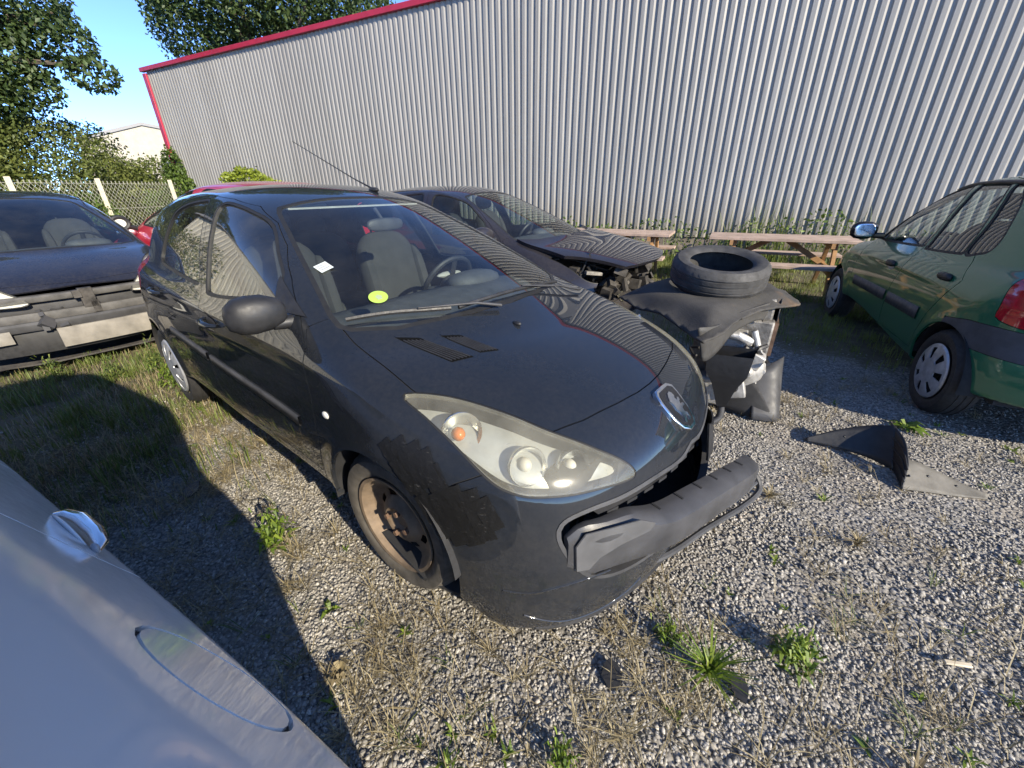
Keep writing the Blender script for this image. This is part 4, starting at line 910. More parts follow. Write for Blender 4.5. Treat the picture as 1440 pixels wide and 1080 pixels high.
# emblem: chrome shield with a rearing lion
def emblem(root, f, o, n, size=.082):
    n = Vector(n).normalized(); e1 = Vector((0, 0, 1)).cross(n).normalized(); e2 = n.cross(e1)
    sh = [(-.70, 1.0), (.55, 1.0), (.95, .80), (1.0, .4), (.92, -.35), (.70, -.85), (.35, -1.05), (-.25, -1.05), (-.70, -.80), (-.95, -.3), (-1.0, .5), (-.9, .85)]
    mb = MB(); mb.prism([(a*size*.92, b*size*1.12) for a, b in sh], e1, e2, Vector(o)-n*.012, .022); pl = mb.build('emblem', M['chrome'], root); bev(pl, .004, 2)
    mb = MB(); mb.prism([(a*size*.76, b*size*.96) for a, b in sh], e1, e2, Vector(o)+n*.0102, .0012); mb.build('emblem_field', M['black_gloss'], pl)
    lion = [(-.15, .80), (.12, .84), (.32, .70), (.36, .50), (.22, .42), (.30, .22), (.52, .36), (.66, .30), (.62, .18), (.44, .12), (.38, -.02), (.62, -.02), (.74, -.14), (.66, -.22), (.46, -.18), (.28, -.22), (.22, -.42), (.40, -.56), (.34, -.86), (.14, -.90), (.18, -.68), (.0, -.56), (-.12, -.74), (-.32, -.90), (-.46, -.82), (-.28, -.62), (-.24, -.36), (-.40, -.10), (-.36, .20), (-.48, .44), (-.34, .62)]
    mb = MB(); mb.prism([(a*size*.72, b*size*.88) for a, b in lion], e1, e2, Vector(o)+n*.0113, .004); mb.build('emblem_lion', M['chrome'], pl)
po = hit(f207, [(1.3, .0, .695)], (-1, 0, 0), 1.0); gn = grad(f207, po)[0]; emblem(BMP, f207, po[0], gn)
# wipers
def ws_pt(x, y, up=.012):
    p = hit(f207, [(x, y, 1.5)], (0, 0, -1), 1.0); g = grad(f207, p)[0]; g /= np.linalg.norm(g); return p[0]+g*up
for pts, arm in (([(-.335, -.648), (-.265, -.52), (-.185, -.385), (-.142, -.30)], [(-.05, -.10), (-.10, -.20), (-.20, -.42)]), ([(-.128, -.27), (-.112, -.04), (-.122, .25), (-.165, .50)], [(-.05, .56), (-.09, .40), (-.115, .12)])):
    bl = [ws_pt(x, y, .014) for x, y in catmull(pts, 5, False)]; wb = MB().tube(bl, .007, 6, flat=1.3).build('wiper_blade', M['black'], rt)
    MB().tube([ws_pt(x, y, .03 if i else .02) for i, (x, y) in enumerate(arm)], [.012, .009, .006], 8, flat=.6).build('wiper_arm', M['black_faded'], wb)
# stickers inside the glass, washer jet, roof aerial, cabin mirror, sun visors
def disc_on_glass(name, x, y, r, mat, square=False):
    p = ws_pt(x, y, .0015); g = grad(f207, p[None])[0]; g /= np.linalg.norm(g); n = Vector(g); e1 = n.cross(Vector((1, 0, 0))).normalized(); e2 = n.cross(e1)
    pl = [(r, r), (-r, r), (-r, -r), (r, -r)] if square else circle(0, 0, r, 28)
    return MB().prism(pl, e1, e2, p, .0006).build(name, mat, rt)
gsk = disc_on_glass('round_sticker', -.362, -.481, .038, plain('green_paper', (.34, .50, .08), .6, var=.06)); tag(gsk, 'round lime green sticker on windscreen')
p = ws_pt(-.362, -.481, .0026); n = Vector(grad(f207, p[None])[0]).normalized(); e1 = n.cross(Vector((1, 0, 0))).normalized(); e2 = n.cross(e1)
MB().prism([(-.012, -.016), (.006, -.018), (.014, -.002), (.004, .012), (-.010, .006)], e1, e2, p, .0006).build('sticker_print', plain('grey_print', (.30, .36, .22), .6), gsk)
wsk = disc_on_glass('square_sticker', -.641, -.540, .029, plain('white_paper', (.50, .55, .54), .6, var=.05), True)
p = ws_pt(-.641, -.540, .0026); n = Vector(grad(f207, p[None])[0]).normalized(); e1 = n.cross(Vector((1, 0, 0))).normalized(); e2 = n.cross(e1)
for k in range(3): MB().prism([(-.02, -.016+.014*k), (.02-.006*k, -.016+.014*k), (.02-.006*k, -.011+.014*k), (-.02, -.011+.014*k)], e1, e2, p, .0006).build('sticker_print', M['cap_silver'], wsk)
p = hit(f207, [(.061, -.122, 1.4)], (0, 0, -1), 1.0)[0]; MB().ell(p+np.array([0, 0, .004]), (.022, .012, .010), 12, 8).build('washer_jet', M['black'], BON)
p = hit(f207, [(-1.33, .22, 1.7)], (0, 0, -1), 1.0)[0]; mb = MB(); mb.ell(p+np.array([0, 0, .006]), (.045, .022, .016), 16, 8); ar = mb.build('aerial_base', M['black'], rt)
MB().tube([p+np.array([0, 0, .01]), p+np.array([-.15, -.03, .07]), p+np.array([-.66, -.12, .30])], [.006, .0035, .002], 6).build('aerial_rod', M['black'], ar)
rv = MB(); rv.ell((-.97, .02, 1.262), (.018, .115, .034), 20, 8, 3.0); rv.tube([(-.98, .02, 1.27), (-1.05, .02, 1.34)], .010, 8); rv.build('cabin_mirror', M['black_faded'], rt)
for y in (-.28, .28): MB().ell((-1.34, y, 1.375), (.07, .17, .010), 20, 6, 3.5, Matrix.Rotation(R(22), 4, 'Y')).build('sun_visor', M['trim_light'], rt)
MB().beam((-1.185, -.40, 1.352), (-1.185, .40, 1.352), .06, .008).build('screen_header', M['trim_light'], rt)
MB().ell((-.86, .36, .955), (.03, .10, .02), 14, 6).build('column_shroud', M['trim_light'], rt)
# ---------------------------------------------------------------- the other cars
def dress(B, rt, pm, glass, side_glass=None, mirror=None):
    part_obj(B, rt, 'body', 'body_shell', pm)
    for lb, nm, mt in (('bonnet', 'bonnet', pm), ('cowl', 'scuttle_panel', M['black']), ('bumper', 'front_bumper', pm), ('rear_bumper_band', 'rear_bumper_band', M['grey_blue']), ('rear_glass', 'rear_window', glass)):
        part_obj(B, rt, lb, nm, mt)
    part_obj(B, rt, 'gap', 'panel_joints', M['dark_inner'], offset=-.007, flange=0)
    part_obj(B, rt, 'windscreen', 'windscreen', glass, offset=-.004, flange=0); part_obj(B, rt, 'screen_seal', 'windscreen_surround', M['seal'], offset=-.001, flange=.012)
    out = {}
    for sd in (-1, 1):
        part_obj(B, rt, 'wing', 'wing', pm, sd); part_obj(B, rt, 'headlight', 'headlight', M['lens_clear'], sd, flange=.02); part_obj(B, rt, 'headlight_seal', 'headlight_seal', M['seal'], sd, offset=-.002)
        fd = part_obj(B, rt, 'front_door', 'front_door', pm, sd); rd = part_obj(B, rt, 'rear_door', 'rear_door', pm, sd)
        for lb, pr in (('front_window', fd), ('rear_window', rd), ('quarter_window', rt)): part_obj(B, pr or rt, lb, 'side_window', side_glass or glass, sd, offset=-.008, flange=0)
        part_obj(B, rt, 'window_seal', 'window_seal', M['seal'], sd, offset=-.002, flange=.012); part_obj(B, rt, 'tail_lamp', 'tail_lamp', M['red_lens'], sd)
        out[sd] = (fd, rd)
    return out
M['grey_blue'] = plain('grey_bumper_band', (.045, .05, .06), .55, var=.25)
def under(rt, P, y=.70):
    MB().box((-1.3, 0, .285), (3.2, 1.34, .05)).build('underbody', M['dark_inner'], rt)
    for cx, cz in P['wheels']:
        for sd in (-1, 1): well(rt, cx, cz, P.get('rarch', .34)+.008, .48, .80, sd)
# --- violet-grey wreck with its bonnet sprung open, parked behind
RW = empty('wrecked_car', (.72, 4.62, 0), -.62, 'dark violet grey wrecked hatchback with bonnet ajar and front end missing', 'car')
PW = scaled(P207); fW = make_f(PW); BW = Body(fW, (-3.4, -1, .02), (1, 1, 1.6), .034); hatch_panels(BW, PW['wheels'])
BW.split(lambda V: V[:, 0]-.50-.10*V[:, 2]); c = BW.cen(); BW.L[(c[:, 0] > .50+.10*c[:, 2]) & (BW.L != BW.names.index('bonnet'))] = BW.lab('void'); BW.finish()
bl = part_obj(BW, RW, 'bonnet', 'bonnet', M['paint_wreck'], flange=.03); BW.L[BW.L == BW.names.index('bonnet')] = BW.lab('void')
bl.location = (.11, .0, .045); bl.rotation_euler = (R(2.0), R(0), 0); bl.scale = (1.30, 1, 1)
BW.L[BW.L == BW.names.index('headlight')] = BW.lab('void')
dd = dress(BW, RW, M['paint_wreck'], M['glass'], M['glass_dark']); under(RW, PW); interior(RW, PW, zdash=.925, xf=-.30, deep=-.72)
for w_, l, r in ((WC, (0, -.74, .298), 0), (WC, (-2.54, -.74, .298), 0), (WC, (-2.54, .74, .298), math.pi)): clone(w_, RW, l, (0, 0, r))
door_mirror(RW, -.565, -.80, 1.02, -1, M['paint_wreck'], M['black'])
M['bay_dark'] = plain('oily_engine_bay', (.06, .055, .05), .6, .3, var=.7, scale=12, bmp=.3)
eb = MB()
for k in range(44):
    eb.box((RNG.uniform(.2, .72), RNG.uniform(-.62, .55), RNG.uniform(.45, .74)), RNG.uniform(.02, .13, 3), Matrix.Rotation(RNG.uniform(0, 3), 4, Vector(RNG.normal(size=3)).normalized()))
tag(eb.build('engine_bay_clutter', M['bay_dark'], RW), kind='stuff')
eb = MB()
for k in range(10):
    a = np.array([RNG.uniform(.2, .5), RNG.uniform(-.65, .4), RNG.uniform(.55, .8)]); pts = catmull([a, a+RNG.uniform(-.12, .12, 3), a+RNG.uniform(-.2, .2, 3), a+RNG.uniform(-.2, .2, 3)], 5, False); eb.tube(pts, RNG.uniform(.006, .016), 6)
tag(eb.build('engine_bay_hoses', M['black'], RW), kind='stuff')
MB().beam((.36, -.60, .70), (.44, -.56, .93), .03, .012).build('bonnet_stay', M['black'], RW)
MB().beam((.42, -.63, .72), (.52, -.50, .70), .05, .03).build('broken_lamp_piece', M['alu_dirty'], RW)
# --- navy car on the left with its bumper skin gone
RL = empty('navy_car', (-4.2149, 3.9319, 0), -.6591, 'navy blue car with bumper skin removed, bare crash beam and white headlight', 'car')
PL = scaled(P207, XF=spl((0, .80), (.2, .79), (.45, .745), (.62, .66), (.74, .52), (.82, .33), (.88, .05)),
    HC=spl((.85, .73), (.72, .78), (.55, .83), (.35, .88), (.15, .92), (-.05, .95), (-.3, .975), (-.8, 1.0), (-1.6, 1.02), (-3.2, 1.03)))
fL = make_f(PL); BL = Body(fL, (-3.4, -1, .02), (1, 1, 1.6), .034); hatch_panels(BL, PL['wheels'], hl=[(x, y, z+.03+(.03 if k > 6 or k == 0 else -.02)) for k, (x, y, z) in enumerate(HL)])
g = lambda V: np.minimum(V[:, 0]-.45-.25*np.clip(.6-np.abs(V[:, 1]), 0, .3), .735-.04*np.abs(V[:, 1])-V[:, 2])
BL.split(g); c = BL.cen(); keep = np.isin(BL.L, [BL.names.index(k) for k in ('bonnet', 'headlight', 'headlight_seal')]); BL.L[(g(c) > 0) & ~keep & (c[:, 0] > .3)] = BL.lab('void'); BL.finish()
dd = dress(BL, RL, M['paint_left'], M['glass']); under(RL, PL); interior(RL, PL, zdash=.93, xf=-.30, deep=-.72)
for sd in (-1, 1):
    r = BL.part('headlight', sd, offset=-.025, flange=0); mesh('lamp_bowl', r[0], r[1], M['white_plastic'], RL, r[2])
    clone(WC, RL, (0, sd*.74, .298), (0, 0, 0 if sd < 0 else math.pi)); clone(WC, RL, (-2.54, sd*.74, .298), (0, 0, 0 if sd < 0 else math.pi))
def bar(rt, name, mat, x, z, h, d, hw, bow=.10, n=22, y0=None):
    secs = []
    for y in np.linspace(-hw if y0 is None else y0, hw, n):
        xx = x-bow*(y/.7)**2; secs.append([(xx-d/2, y, z-h/2), (xx+d/2*.8, y, z-h/2), (xx+d/2, y, z-h/4), (xx+d/2, y, z+h/4), (xx+d/2*.7, y, z+h/2), (xx-d/2, y, z+h/2)])
    return MB().loft(secs).build(name, mat, rt, ang=30)
M['beige_bar'] = plain('pale_beam', (.19, .175, .15), .7, var=.3, scale=8, bmp=.2)
M['grey_bar'] = plain('dusty_grey_crossmember', (.075, .072, .068), .7, var=.4, scale=10, bmp=.2)
bar(RL, 'upper_crossmember', M['grey_bar'], .66, .665, .05, .07, .62); bar(RL, 'radiator_grille', M['black_faded'], .62, .60, .09, .03, .60); bar(RL, 'air_guide', M['grey_bar'], .68, .525, .07, .06, .64)
bar(RL, 'crash_beam', M['black_faded'], .70, .46, .07, .08, .66); bar(RL, 'lower_beam', M['beige_bar'], .74, .345, .16, .05, .36, .06, y0=-.25); bar(RL, 'lower_beam', M['black'], .68, .33, .20, .05, .72, .12); bar(RL, 'bumper_bracket', M['beige_bar'], .70, .40, .10, .05, -.50, .05, y0=-.72)  # sunlit stretch of lower beam painted pale, shaded rest black
lk = MB(); lk.box((.69, 0.02, .63), (.05, .09, .16)); lk.box((.70, .05, .55), (.03, .05, .10)); lk.box((.71, -.04, .67), (.05, .05, .06)); tag(lk.build('bonnet_catch', M['bay_dark'], RL), kind='stuff')
cl = MB()
for k in range(16): cl.box((RNG.uniform(.60, .72), RNG.uniform(-.30, -.16), RNG.uniform(.42, .55)), RNG.uniform(.02, .09, 3), Matrix.Rotation(RNG.uniform(0, 3), 4, Vector(RNG.normal(size=3)).normalized()))
tag(cl.build('broken_brackets', M['black_faded'], RL), kind='stuff')
MB().box((.45, 0, .45), (.05, 1.2, .42)).build('radiator', M['dark_inner'], RL)
# --- red car beyond, with a stripped door mirror
RR = empty('red_car', (-4.74, 6.33, 0), 2.70, 'red hatchback with stripped door mirror, parked beyond the navy car', 'car')
RR.scale = (1.05,)*3; fR = make_f(P207); BR = Body(fR, (-3.4, -1, .02), (1, 1, 1.6), .045); hatch_panels(BR, P207['wheels']); dd = dress(BR, RR, M['paint_red'], M['glass']); under(RR, P207); interior(RR, P207, zdash=.925, xf=-.30, deep=-.72)
for sd in (-1, 1):
    for x in (0, -2.54): clone(WC, RR, (x, sd*.74, .298), (0, 0, 0 if sd < 0 else math.pi))
mh = MB(); T = Matrix.Translation((-.58, .93, 1.06)); ring = [T@Vector((.0, .085*math.cos(a), .065*math.sin(a))) for a in np.linspace(0, 2*math.pi, 29)[:-1]]; mh.tube(ring, .022, 8, closed=True)
mh.tube([(-.56, .78, 1.0), (-.57, .87, 1.02)], .025, 8); mo = mh.build('mirror_ring', M['black'], RR); MB().ell((-.575, .93, 1.06), (.008, .075, .055), 16, 8, 2.4).build('mirror_motor', M['white_plastic'], mo); MB().ell((-.55, .88, .965), (.02, .10, .045), 14, 8, 3).build('mirror_cover_piece', M['chrome'], mo)
# --- green car on the right
a_ = 1.1669; RC = empty('green_car', (3.5835+2.472*math.cos(a_), 2.2145+2.472*math.sin(a_), 0), a_, 'green hatchback with grey rubbing strips and silver hub caps near the corrugated building', 'car')
fC = make_f(PCLIO); BC = Body(fC, (-3.4, -1, .02), (.95, 1, 1.65), .026); side = lambda q: q[:, 1] > .40
for cx, cz in PCLIO['wheels']: BC.region('void', archpoly(cx, cz, .328), *XZ, mask=lambda q: (q[:, 1] > .5) & (q[:, 2] < .8), gap=0)
BC.region('windscreen', [(-.25, -.1), (-.25, .0), (-.30, .35), (-.42, .62), (-.50, .63), (-1.05, .46), (-1.12, .40), (-1.12, -.1)], *XY, mask=lambda q: q[:, 2] > .92, gap=.02, gapname='screen_seal')
BC.region('front_window', catmull([(-.68, .965), (-1.0, .97), (-1.50, .995), (-1.535, 1.01), (-1.55, 1.10), (-1.535, 1.25), (-1.495, 1.385), (-1.47, 1.41), (-1.33, 1.39), (-1.05, 1.29), (-.85, 1.15), (-.69, 1.0)], 4), *XZ, mask=side, gap=.02, gapname='window_seal')
BC.region('rear_window', catmull([(-1.63, .985), (-2.04, 1.005), (-2.065, 1.02), (-2.05, 1.15), (-1.98, 1.31), (-1.90, 1.42), (-1.86, 1.435), (-1.60, 1.435), (-1.578, 1.41), (-1.60, 1.27), (-1.615, 1.13), (-1.617, 1.0)], 4), *XZ, mask=side, gap=.018, gapname='window_seal')
BC.region('quarter_window', catmull([(-2.11, 1.015), (-2.24, 1.03), (-2.30, 1.06), (-2.29, 1.15), (-2.19, 1.30), (-2.05, 1.41), (-1.975, 1.43), (-1.97, 1.41), (-2.03, 1.32), (-2.095, 1.19)], 4), *XZ, mask=side, gap=.018, gapname='window_seal')
BC.region('front_door', [(-.47, .33), (-.43, .62), (-.47, .85), (-.62, 1.0), (-.83, 1.19), (-1.05, 1.325), (-1.32, 1.425), (-1.54, 1.445), (-1.575, 1.27), (-1.58, 1.02), (-1.50, .85), (-1.43, .66), (-1.42, .33)], *XZ, mask=side, gap=.006)
BC.region('rear_door', [(-1.426, .33), (-1.436, .66), (-1.506, .85), (-1.586, 1.02), (-1.58, 1.27), (-1.546, 1.45), (-1.75, 1.465), (-1.93, 1.45), (-2.06, 1.35), (-2.13, 1.18), (-2.20, 1.02), (-2.33, .86), (-2.24, .72), (-2.17, .60), (-2.12, .45), (-2.10, .33)], *XZ, mask=side, gap=.006)
BC.region('tail_lamp', catmull([(-2.755, .73), (-2.735, .80), (-2.72, .95), (-2.80, 1.05), (-3.0, 1.05), (-3.2, .9), (-3.2, .71), (-2.95, .70)], 5), *XZ, mask=lambda q: (q[:, 1] > .5) & (q[:, 0] < -2.6), gap=.005)
BC.region('rear_bumper_band', [(-2.4, .64), (-2.6, .675), (-2.78, .685), (-3.4, .68), (-3.4, .53), (-2.72, .53), (-2.6, .535), (-2.4, .535)], *XZ, mask=lambda q: q[:, 0] < -2.4, gap=.004)
BC.finish(); dd = dress(BC, RC, M['paint_green'], M['glass'], M['glass_side']); under(RC, PCLIO)
interior(RC, PCLIO, zdash=.90, x_seat=-1.25, xf=-.50, deep=-.80)
WG = wheel_proto('cap7', .285, .175); WG.parent = RC; WG.location = (0, .725, .285); WG.rotation_euler = (0, 0, math.pi)
clone(WG, RC, (-2.472, .715, .285), (0, .35, math.pi)); clone(WG, RC, (0, -.715, .285), (0, 0, 0)); clone(WG, RC, (-2.472, -.715, .285), (0, 0, 0))
for dr, xa, xb in ((dd[1][0], -.55, -1.395), (dd[1][1], -1.455, -2.06)):
    st = strip3d(fC, [(x, .83, .545+.02*(-x-.6)) for x in np.linspace(xa, xb, 12)], (0, -1, 0), .085, .008, start=.3); mesh('rubbing_strip', st[0], st[1], M['grey_blue'], dr)
for dr, hx, hz in ((dd[1][0], -1.26, .80), (dd[1][1], -2.15, .845)):
    p = hit(fC, [(hx, 1.1, hz)], (0, -1, 0))[0]; MB().ell((hx, p[1]+.006, hz+.012), (.085, .022, .026), 18, 8, 2.6).build('door_handle', M['black'], dr); MB().ell((hx, p[1]-.002, hz-.012), (.075, .006, .028), 16, 6).build('handle_recess', M['cap_silver'], dr)
door_mirror(RC, -.70, .80, 1.03, 1, M['black_gloss'], M['black'], 1.0)
st = strip3d(fC, [(x, .56, 1.46) for x in np.linspace(-1.2, -2.6, 16)], (0, -.35, -1), .02, .010, start=.3); mesh('roof_strip', st[0], st[1], M['black'], RC)
# --- silver car beside the photographer: only its right rear flank is in view
a_ = 2.631; RS = empty('silver_car', (-.725+2.54*math.cos(a_), -.417+2.54*math.sin(a_), 0), a_, 'tall silver car with round fuel flap and shiny door handle, cut by the picture edge', 'car')
PS = scaled(P207, RG=spl((.9, -3.02), (1.2, -2.99), (1.5, -2.95), (1.85, -2.89)), rgc=.07, ROOF=spl((-.6, 1.60), (-1.0, 1.73), (-1.2, 1.77), (-1.5, 1.80), (-1.9, 1.815), (-2.3, 1.815), (-2.7, 1.80), (-3.1, 1.77)), rdrop=.04,
    XR=spl((0, -3.04), (.4, -3.03), (.6, -3.0), (.72, -2.95), (.80, -2.85), (.86, -2.66)), XRZ=spl((.2, .02), (.5, 0), (.9, .0), (1.3, .02)),
    HC=spl((.85, .70), (.7, .762), (.55, .808), (.35, .858), (.15, .90), (-.05, .95), (-.3, 1.02), (-.8, 1.10), (-1.6, 1.13), (-3.2, 1.14)), blend=.10, WC=spl((.8, .79), (1.05, .722), (1.2, .680), (1.4, .655), (1.6, .64), (1.82, .60)), WX=spl((.3, -.06), (-.3, -.03), (-.8, -.005), (-1.5, 0), (-2.6, 0), (-2.9, -.012), (-3.1, -.03)),
    wsz=lambda x, ay: 1.0+.85*(-x-.1-.285*(ay/.71)**2)-.12*np.clip(-x-.1, 0, 9)**2,
    D=spl((.05, -.09), (.2, -.05), (.32, -.018), (.45, -.004), (.6, 0), (.70, -.006), (.78, -.022), (.86, -.050), (.94, -.085), (1.02, -.12), (1.1, -.16), (1.2, -.21)), crease=((lambda x: .80+0*x, .004, .03, -9, .1),))
fS = make_f(PS); BS = Body(fS, (-3.4, -1, .02), (1, 1, 1.95), .026)
for cx, cz in PS['wheels']: BS.region('void', archpoly(cx, cz, .343), *XZ, mask=lambda q: (q[:, 1] > .55) & (q[:, 2] < .8), gap=0)
BS.region('front_window', [(-.75, 1.19), (-1.4, 1.19), (-1.42, 1.62), (-1.15, 1.60), (-.9, 1.40)], *XZ, mask=lambda q: q[:, 1] > .42, gap=.017, gapname='window_seal')
FLAP = (-2.515, .905)
BS.region('fuel_flap', circle(FLAP[0], FLAP[1], .100, 44), *XZ, mask=lambda q: q[:, 1] > .5, gap=.007)
BS.region('rear_door', [(-1.465, .375), (-1.46, 1.0), (-1.47, 1.68), (-1.9, 1.70), (-2.14, 1.70), (-2.16, 1.3), (-2.15, 1.0), (-2.13, .90), (-2.10, .75), (-2.12, .5), (-2.12, .375)], *XZ, mask=lambda q: q[:, 1] > .42, gap=.006)
BS.region('front_door', [(-.42, .375), (-.40, .9), (-.66, 1.2), (-.9, 1.5), (-1.12, 1.66), (-1.465, 1.68), (-1.455, 1.0), (-1.46, .375)], *XZ, mask=lambda q: q[:, 1] > .42, gap=.006)
BS.region('windscreen', [(-.085, -.1), (-.10, .2), (-.20, .52), (-.34, .668), (-.40, .662), (-1.17, .425), (-1.158, -.1)], *XY, mask=lambda q: q[:, 2] > .92, gap=.022, gapname='screen_seal')
BS.finish(); dd = dress(BS, RS, M['paint_silver'], M['glass_dark'], M['glass_dark']); under(RS, PS)
for sd in (-1, 1):
    part_obj(BS, RS, 'fuel_flap', 'fuel_flap', M['paint_silver'], sd) if sd < 0 else part_obj(BS, RS, 'fuel_flap', 'rear_quarter_patch', M['paint_silver'], sd)
    for x in (0, -2.54): clone(WC, RS, (x, sd*.74, .298), (0, 0, 0 if sd < 0 else math.pi))
hx, hz = -1.985, .868; p = hit(fS, [(hx, -1.1, hz)], (0, 1, 0))[0]; y = p[1]
mb = MB(); mb.tube([(hx-.095, y-.002, hz), (hx-.08, y-.014, hz), (hx-.03, y-.022, hz), (hx+.04, y-.022, hz), (hx+.08, y-.014, hz), (hx+.095, y-.001, hz)], [.006, .010, .012, .012, .010, .006], 14, flat=.7); mb.build('door_handle', M['chrome_soft'] if 'chrome_soft' in M else M['chrome'], dd[-1][1])
MB().ell((hx+.01, y+.002, hz-.006), (.085, .005, .030), 20, 8).build('handle_recess', M['paint_silver'], dd[-1][1]); MB().ell((hx-.088, y-.004, hz+.002), (.012, .006, .010), 12, 8).build('lock_cap', M['cap_silver'], dd[-1][1])
# ---------------------------------------------------------------- pulled engine on the gravel, felt sheet, tyre, loose liners
M['alu_mid'] = plain('weathered_casting', (.34, .33, .31), .55, .35, var=.45, scale=14, bmp=.35, bscale=60)
EN = empty('pulled_engine', (1.58, 2.74, 0), R(-30), 'dirty pulled engine and gearbox standing on gravel under a felt sheet', 'engine')
mb = MB(); mb.box((-.02, .06, .42), (.46, .40, .44)); mb.box((-.02, .06, .70), (.42, .30, .14)); bev(mb.build('engine_block', M['alu_dirty'], EN), .015)
mb = MB(); mb.lathe([(.0001, -.13), (.07, -.13), (.10, -.09), (.15, -.05), (.165, 0), (.165, .03), (.0001, .03)], 14, 'y'); mb.box((-.10, -.03, -.06), (.16, .14, .20)); mb.box((.06, -.08, .10), (.14, .12, .10), Matrix.Rotation(.4, 4, 'Y')); mb.box((.02, -.10, -.12), (.10, .10, .12), Matrix.Rotation(-.3, 4, 'Y'))
gb = mb.build('gearbox', M['alu_mid'], EN, loc=(.06, -.16, .32), ang=25); bev(gb, .008)
for k in range(9):
    a = 2*math.pi*k/9; MB().lathe([(.0001, -.03), (.013, -.03), (.016, 0), (.016, .03)], 8).build('casting_lug', M['alu_mid'], gb, loc=(.15*math.cos(a), -.02, .15*math.sin(a)))
for k in range(5): MB().box((-.10+.03*k, -.105, -.06), (.006, .03, .18)).build('casting_rib', M['alu_mid'], gb)
for k, (x, z, s_) in enumerate(((.05, .02, .04), (-.05, .09, .028), (.0, -.10, .03))): MB().lathe([(.0001, -.19), (s_*.6, -.19), (s_, -.17), (s_, -.1)], 14).build('gearbox_boss', M['steel_dark'] if k else M['alu_mid'], gb, loc=(x, 0, z))
mb = MB(); mb.box((-.02, -.19, .52), (.18, .10, .10)); mb.tube([(-.14, -.24, .56), (.02, -.27, .56), (.10, -.24, .52)], .03, 10); mb.tube([(.10, -.24, .60), (.16, -.24, .45)], .022, 10); bev(mb.build('starter_motor', M['alu'], EN), .006)
mb = MB(); mb.box((-.10, -.16, .14), (.24, .22, .20)); bev(mb.build('sump', M['alu'], EN), .02)
for k in range(7):
    a = np.array([RNG.uniform(-.2, .2), RNG.uniform(-.28, -.1), RNG.uniform(.3, .7)]); MB().tube(catmull([a, a+RNG.uniform(-.07, .05, 3), a+RNG.uniform(-.10, .05, 3), a+RNG.uniform(-.14, .04, 3)], 6, False), RNG.uniform(.006, .014), 6).build('hose', M['black'], EN)
mb = MB(); mb.box((.20, .02, .52), (.06, .30, .22)); mb.build('rusty_bracket', M['rust'], EN)
# felt sheet over it
M['felt'] = plain('grey_felt', (.072, .068, .062), .95, var=.4, scale=7, bmp=.7, bscale=160)
m, nt, bs, _ = newmat('worn_felt_sheet'); v = coords(nt); fr = ramp(nt, noise(nt, v, 4, 6, .7), [(.3, (.030, .029, .027)), (.6, (.055, .052, .048)), (.8, (.075, .068, .06))])
st = ramp(nt, noise(nt, coords(nt, (2.2, 2.2, 1)), 1.3, 3), [(.60, 0.), (.72, .7)]); nt.links.new(mixc(nt, st.outputs[0], fr.outputs[0], (.13, .085, .05)), bs.inputs['Base Color']); bs.inputs['Roughness'].default_value = .95; bump(nt, bs, noise(nt, v, 150, 3), .7, .004); M['felt'] = m
OUT = [(.80, 2.98), (.86, 2.70), (.93, 2.50), (.98, 2.20), (1.00, 2.02), (1.12, 2.05), (1.32, 2.27), (1.50, 2.40), (1.66, 2.50), (1.88, 2.60), (1.96, 2.78), (2.02, 3.0), (1.95, 3.3), (1.6, 3.5), (1.2, 3.35)]
gx = np.arange(.70, 2.15, .03); gy = np.arange(1.95, 3.6, .03); X, Y = np.meshgrid(gx, gy, indexing='ij'); Q = np.stack([X.ravel(), Y.ravel()], -1); sd = poly_sdf(np.array(OUT), Q, .5)
tri = []; n1 = len(gy)
for i in range(len(gx)-1):
    for j in range(n1-1): a = i*n1+j; tri += [(a, a+n1, a+n1+1), (a, a+n1+1, a+1)]
V3 = np.concatenate([Q, np.zeros((len(Q), 1))], 1); V3, tri = cut(V3, np.array(tri), sd); sdc = poly_sdf(np.array(OUT), V3[tri].mean(1)[:, :2], .5); tri = tri[sdc < 0]
u_, inv_ = np.unique(tri, return_inverse=True); V3 = V3[u_]; tri = inv_.reshape(-1, 3); x, y = V3[:, 0], V3[:, 1]
top = .800-.05*sst(1.15, .80, x)-.03*sst(1.8, 2.05, x); edge = -poly_sdf(np.array(OUT), V3[:, :2], .5)
V3[:, 2] = top-.055*sst(.16, 0, edge)*(.4+fbm(x, y, .3, 5))+.02*(fbm(x, y, .35, 6)-.5)-.03*sst(1.2, .95, x)*sst(2.6, 2.1, y)
felt = mesh('felt_sheet', V3, tri, M['felt']); tag(felt, 'worn grey felt sheet laid over the pulled engine under a tyre', 'felt sheet'); so_ = felt.modifiers.new('thick', 'SOLIDIFY'); so_.thickness = .012; so_.offset = -1
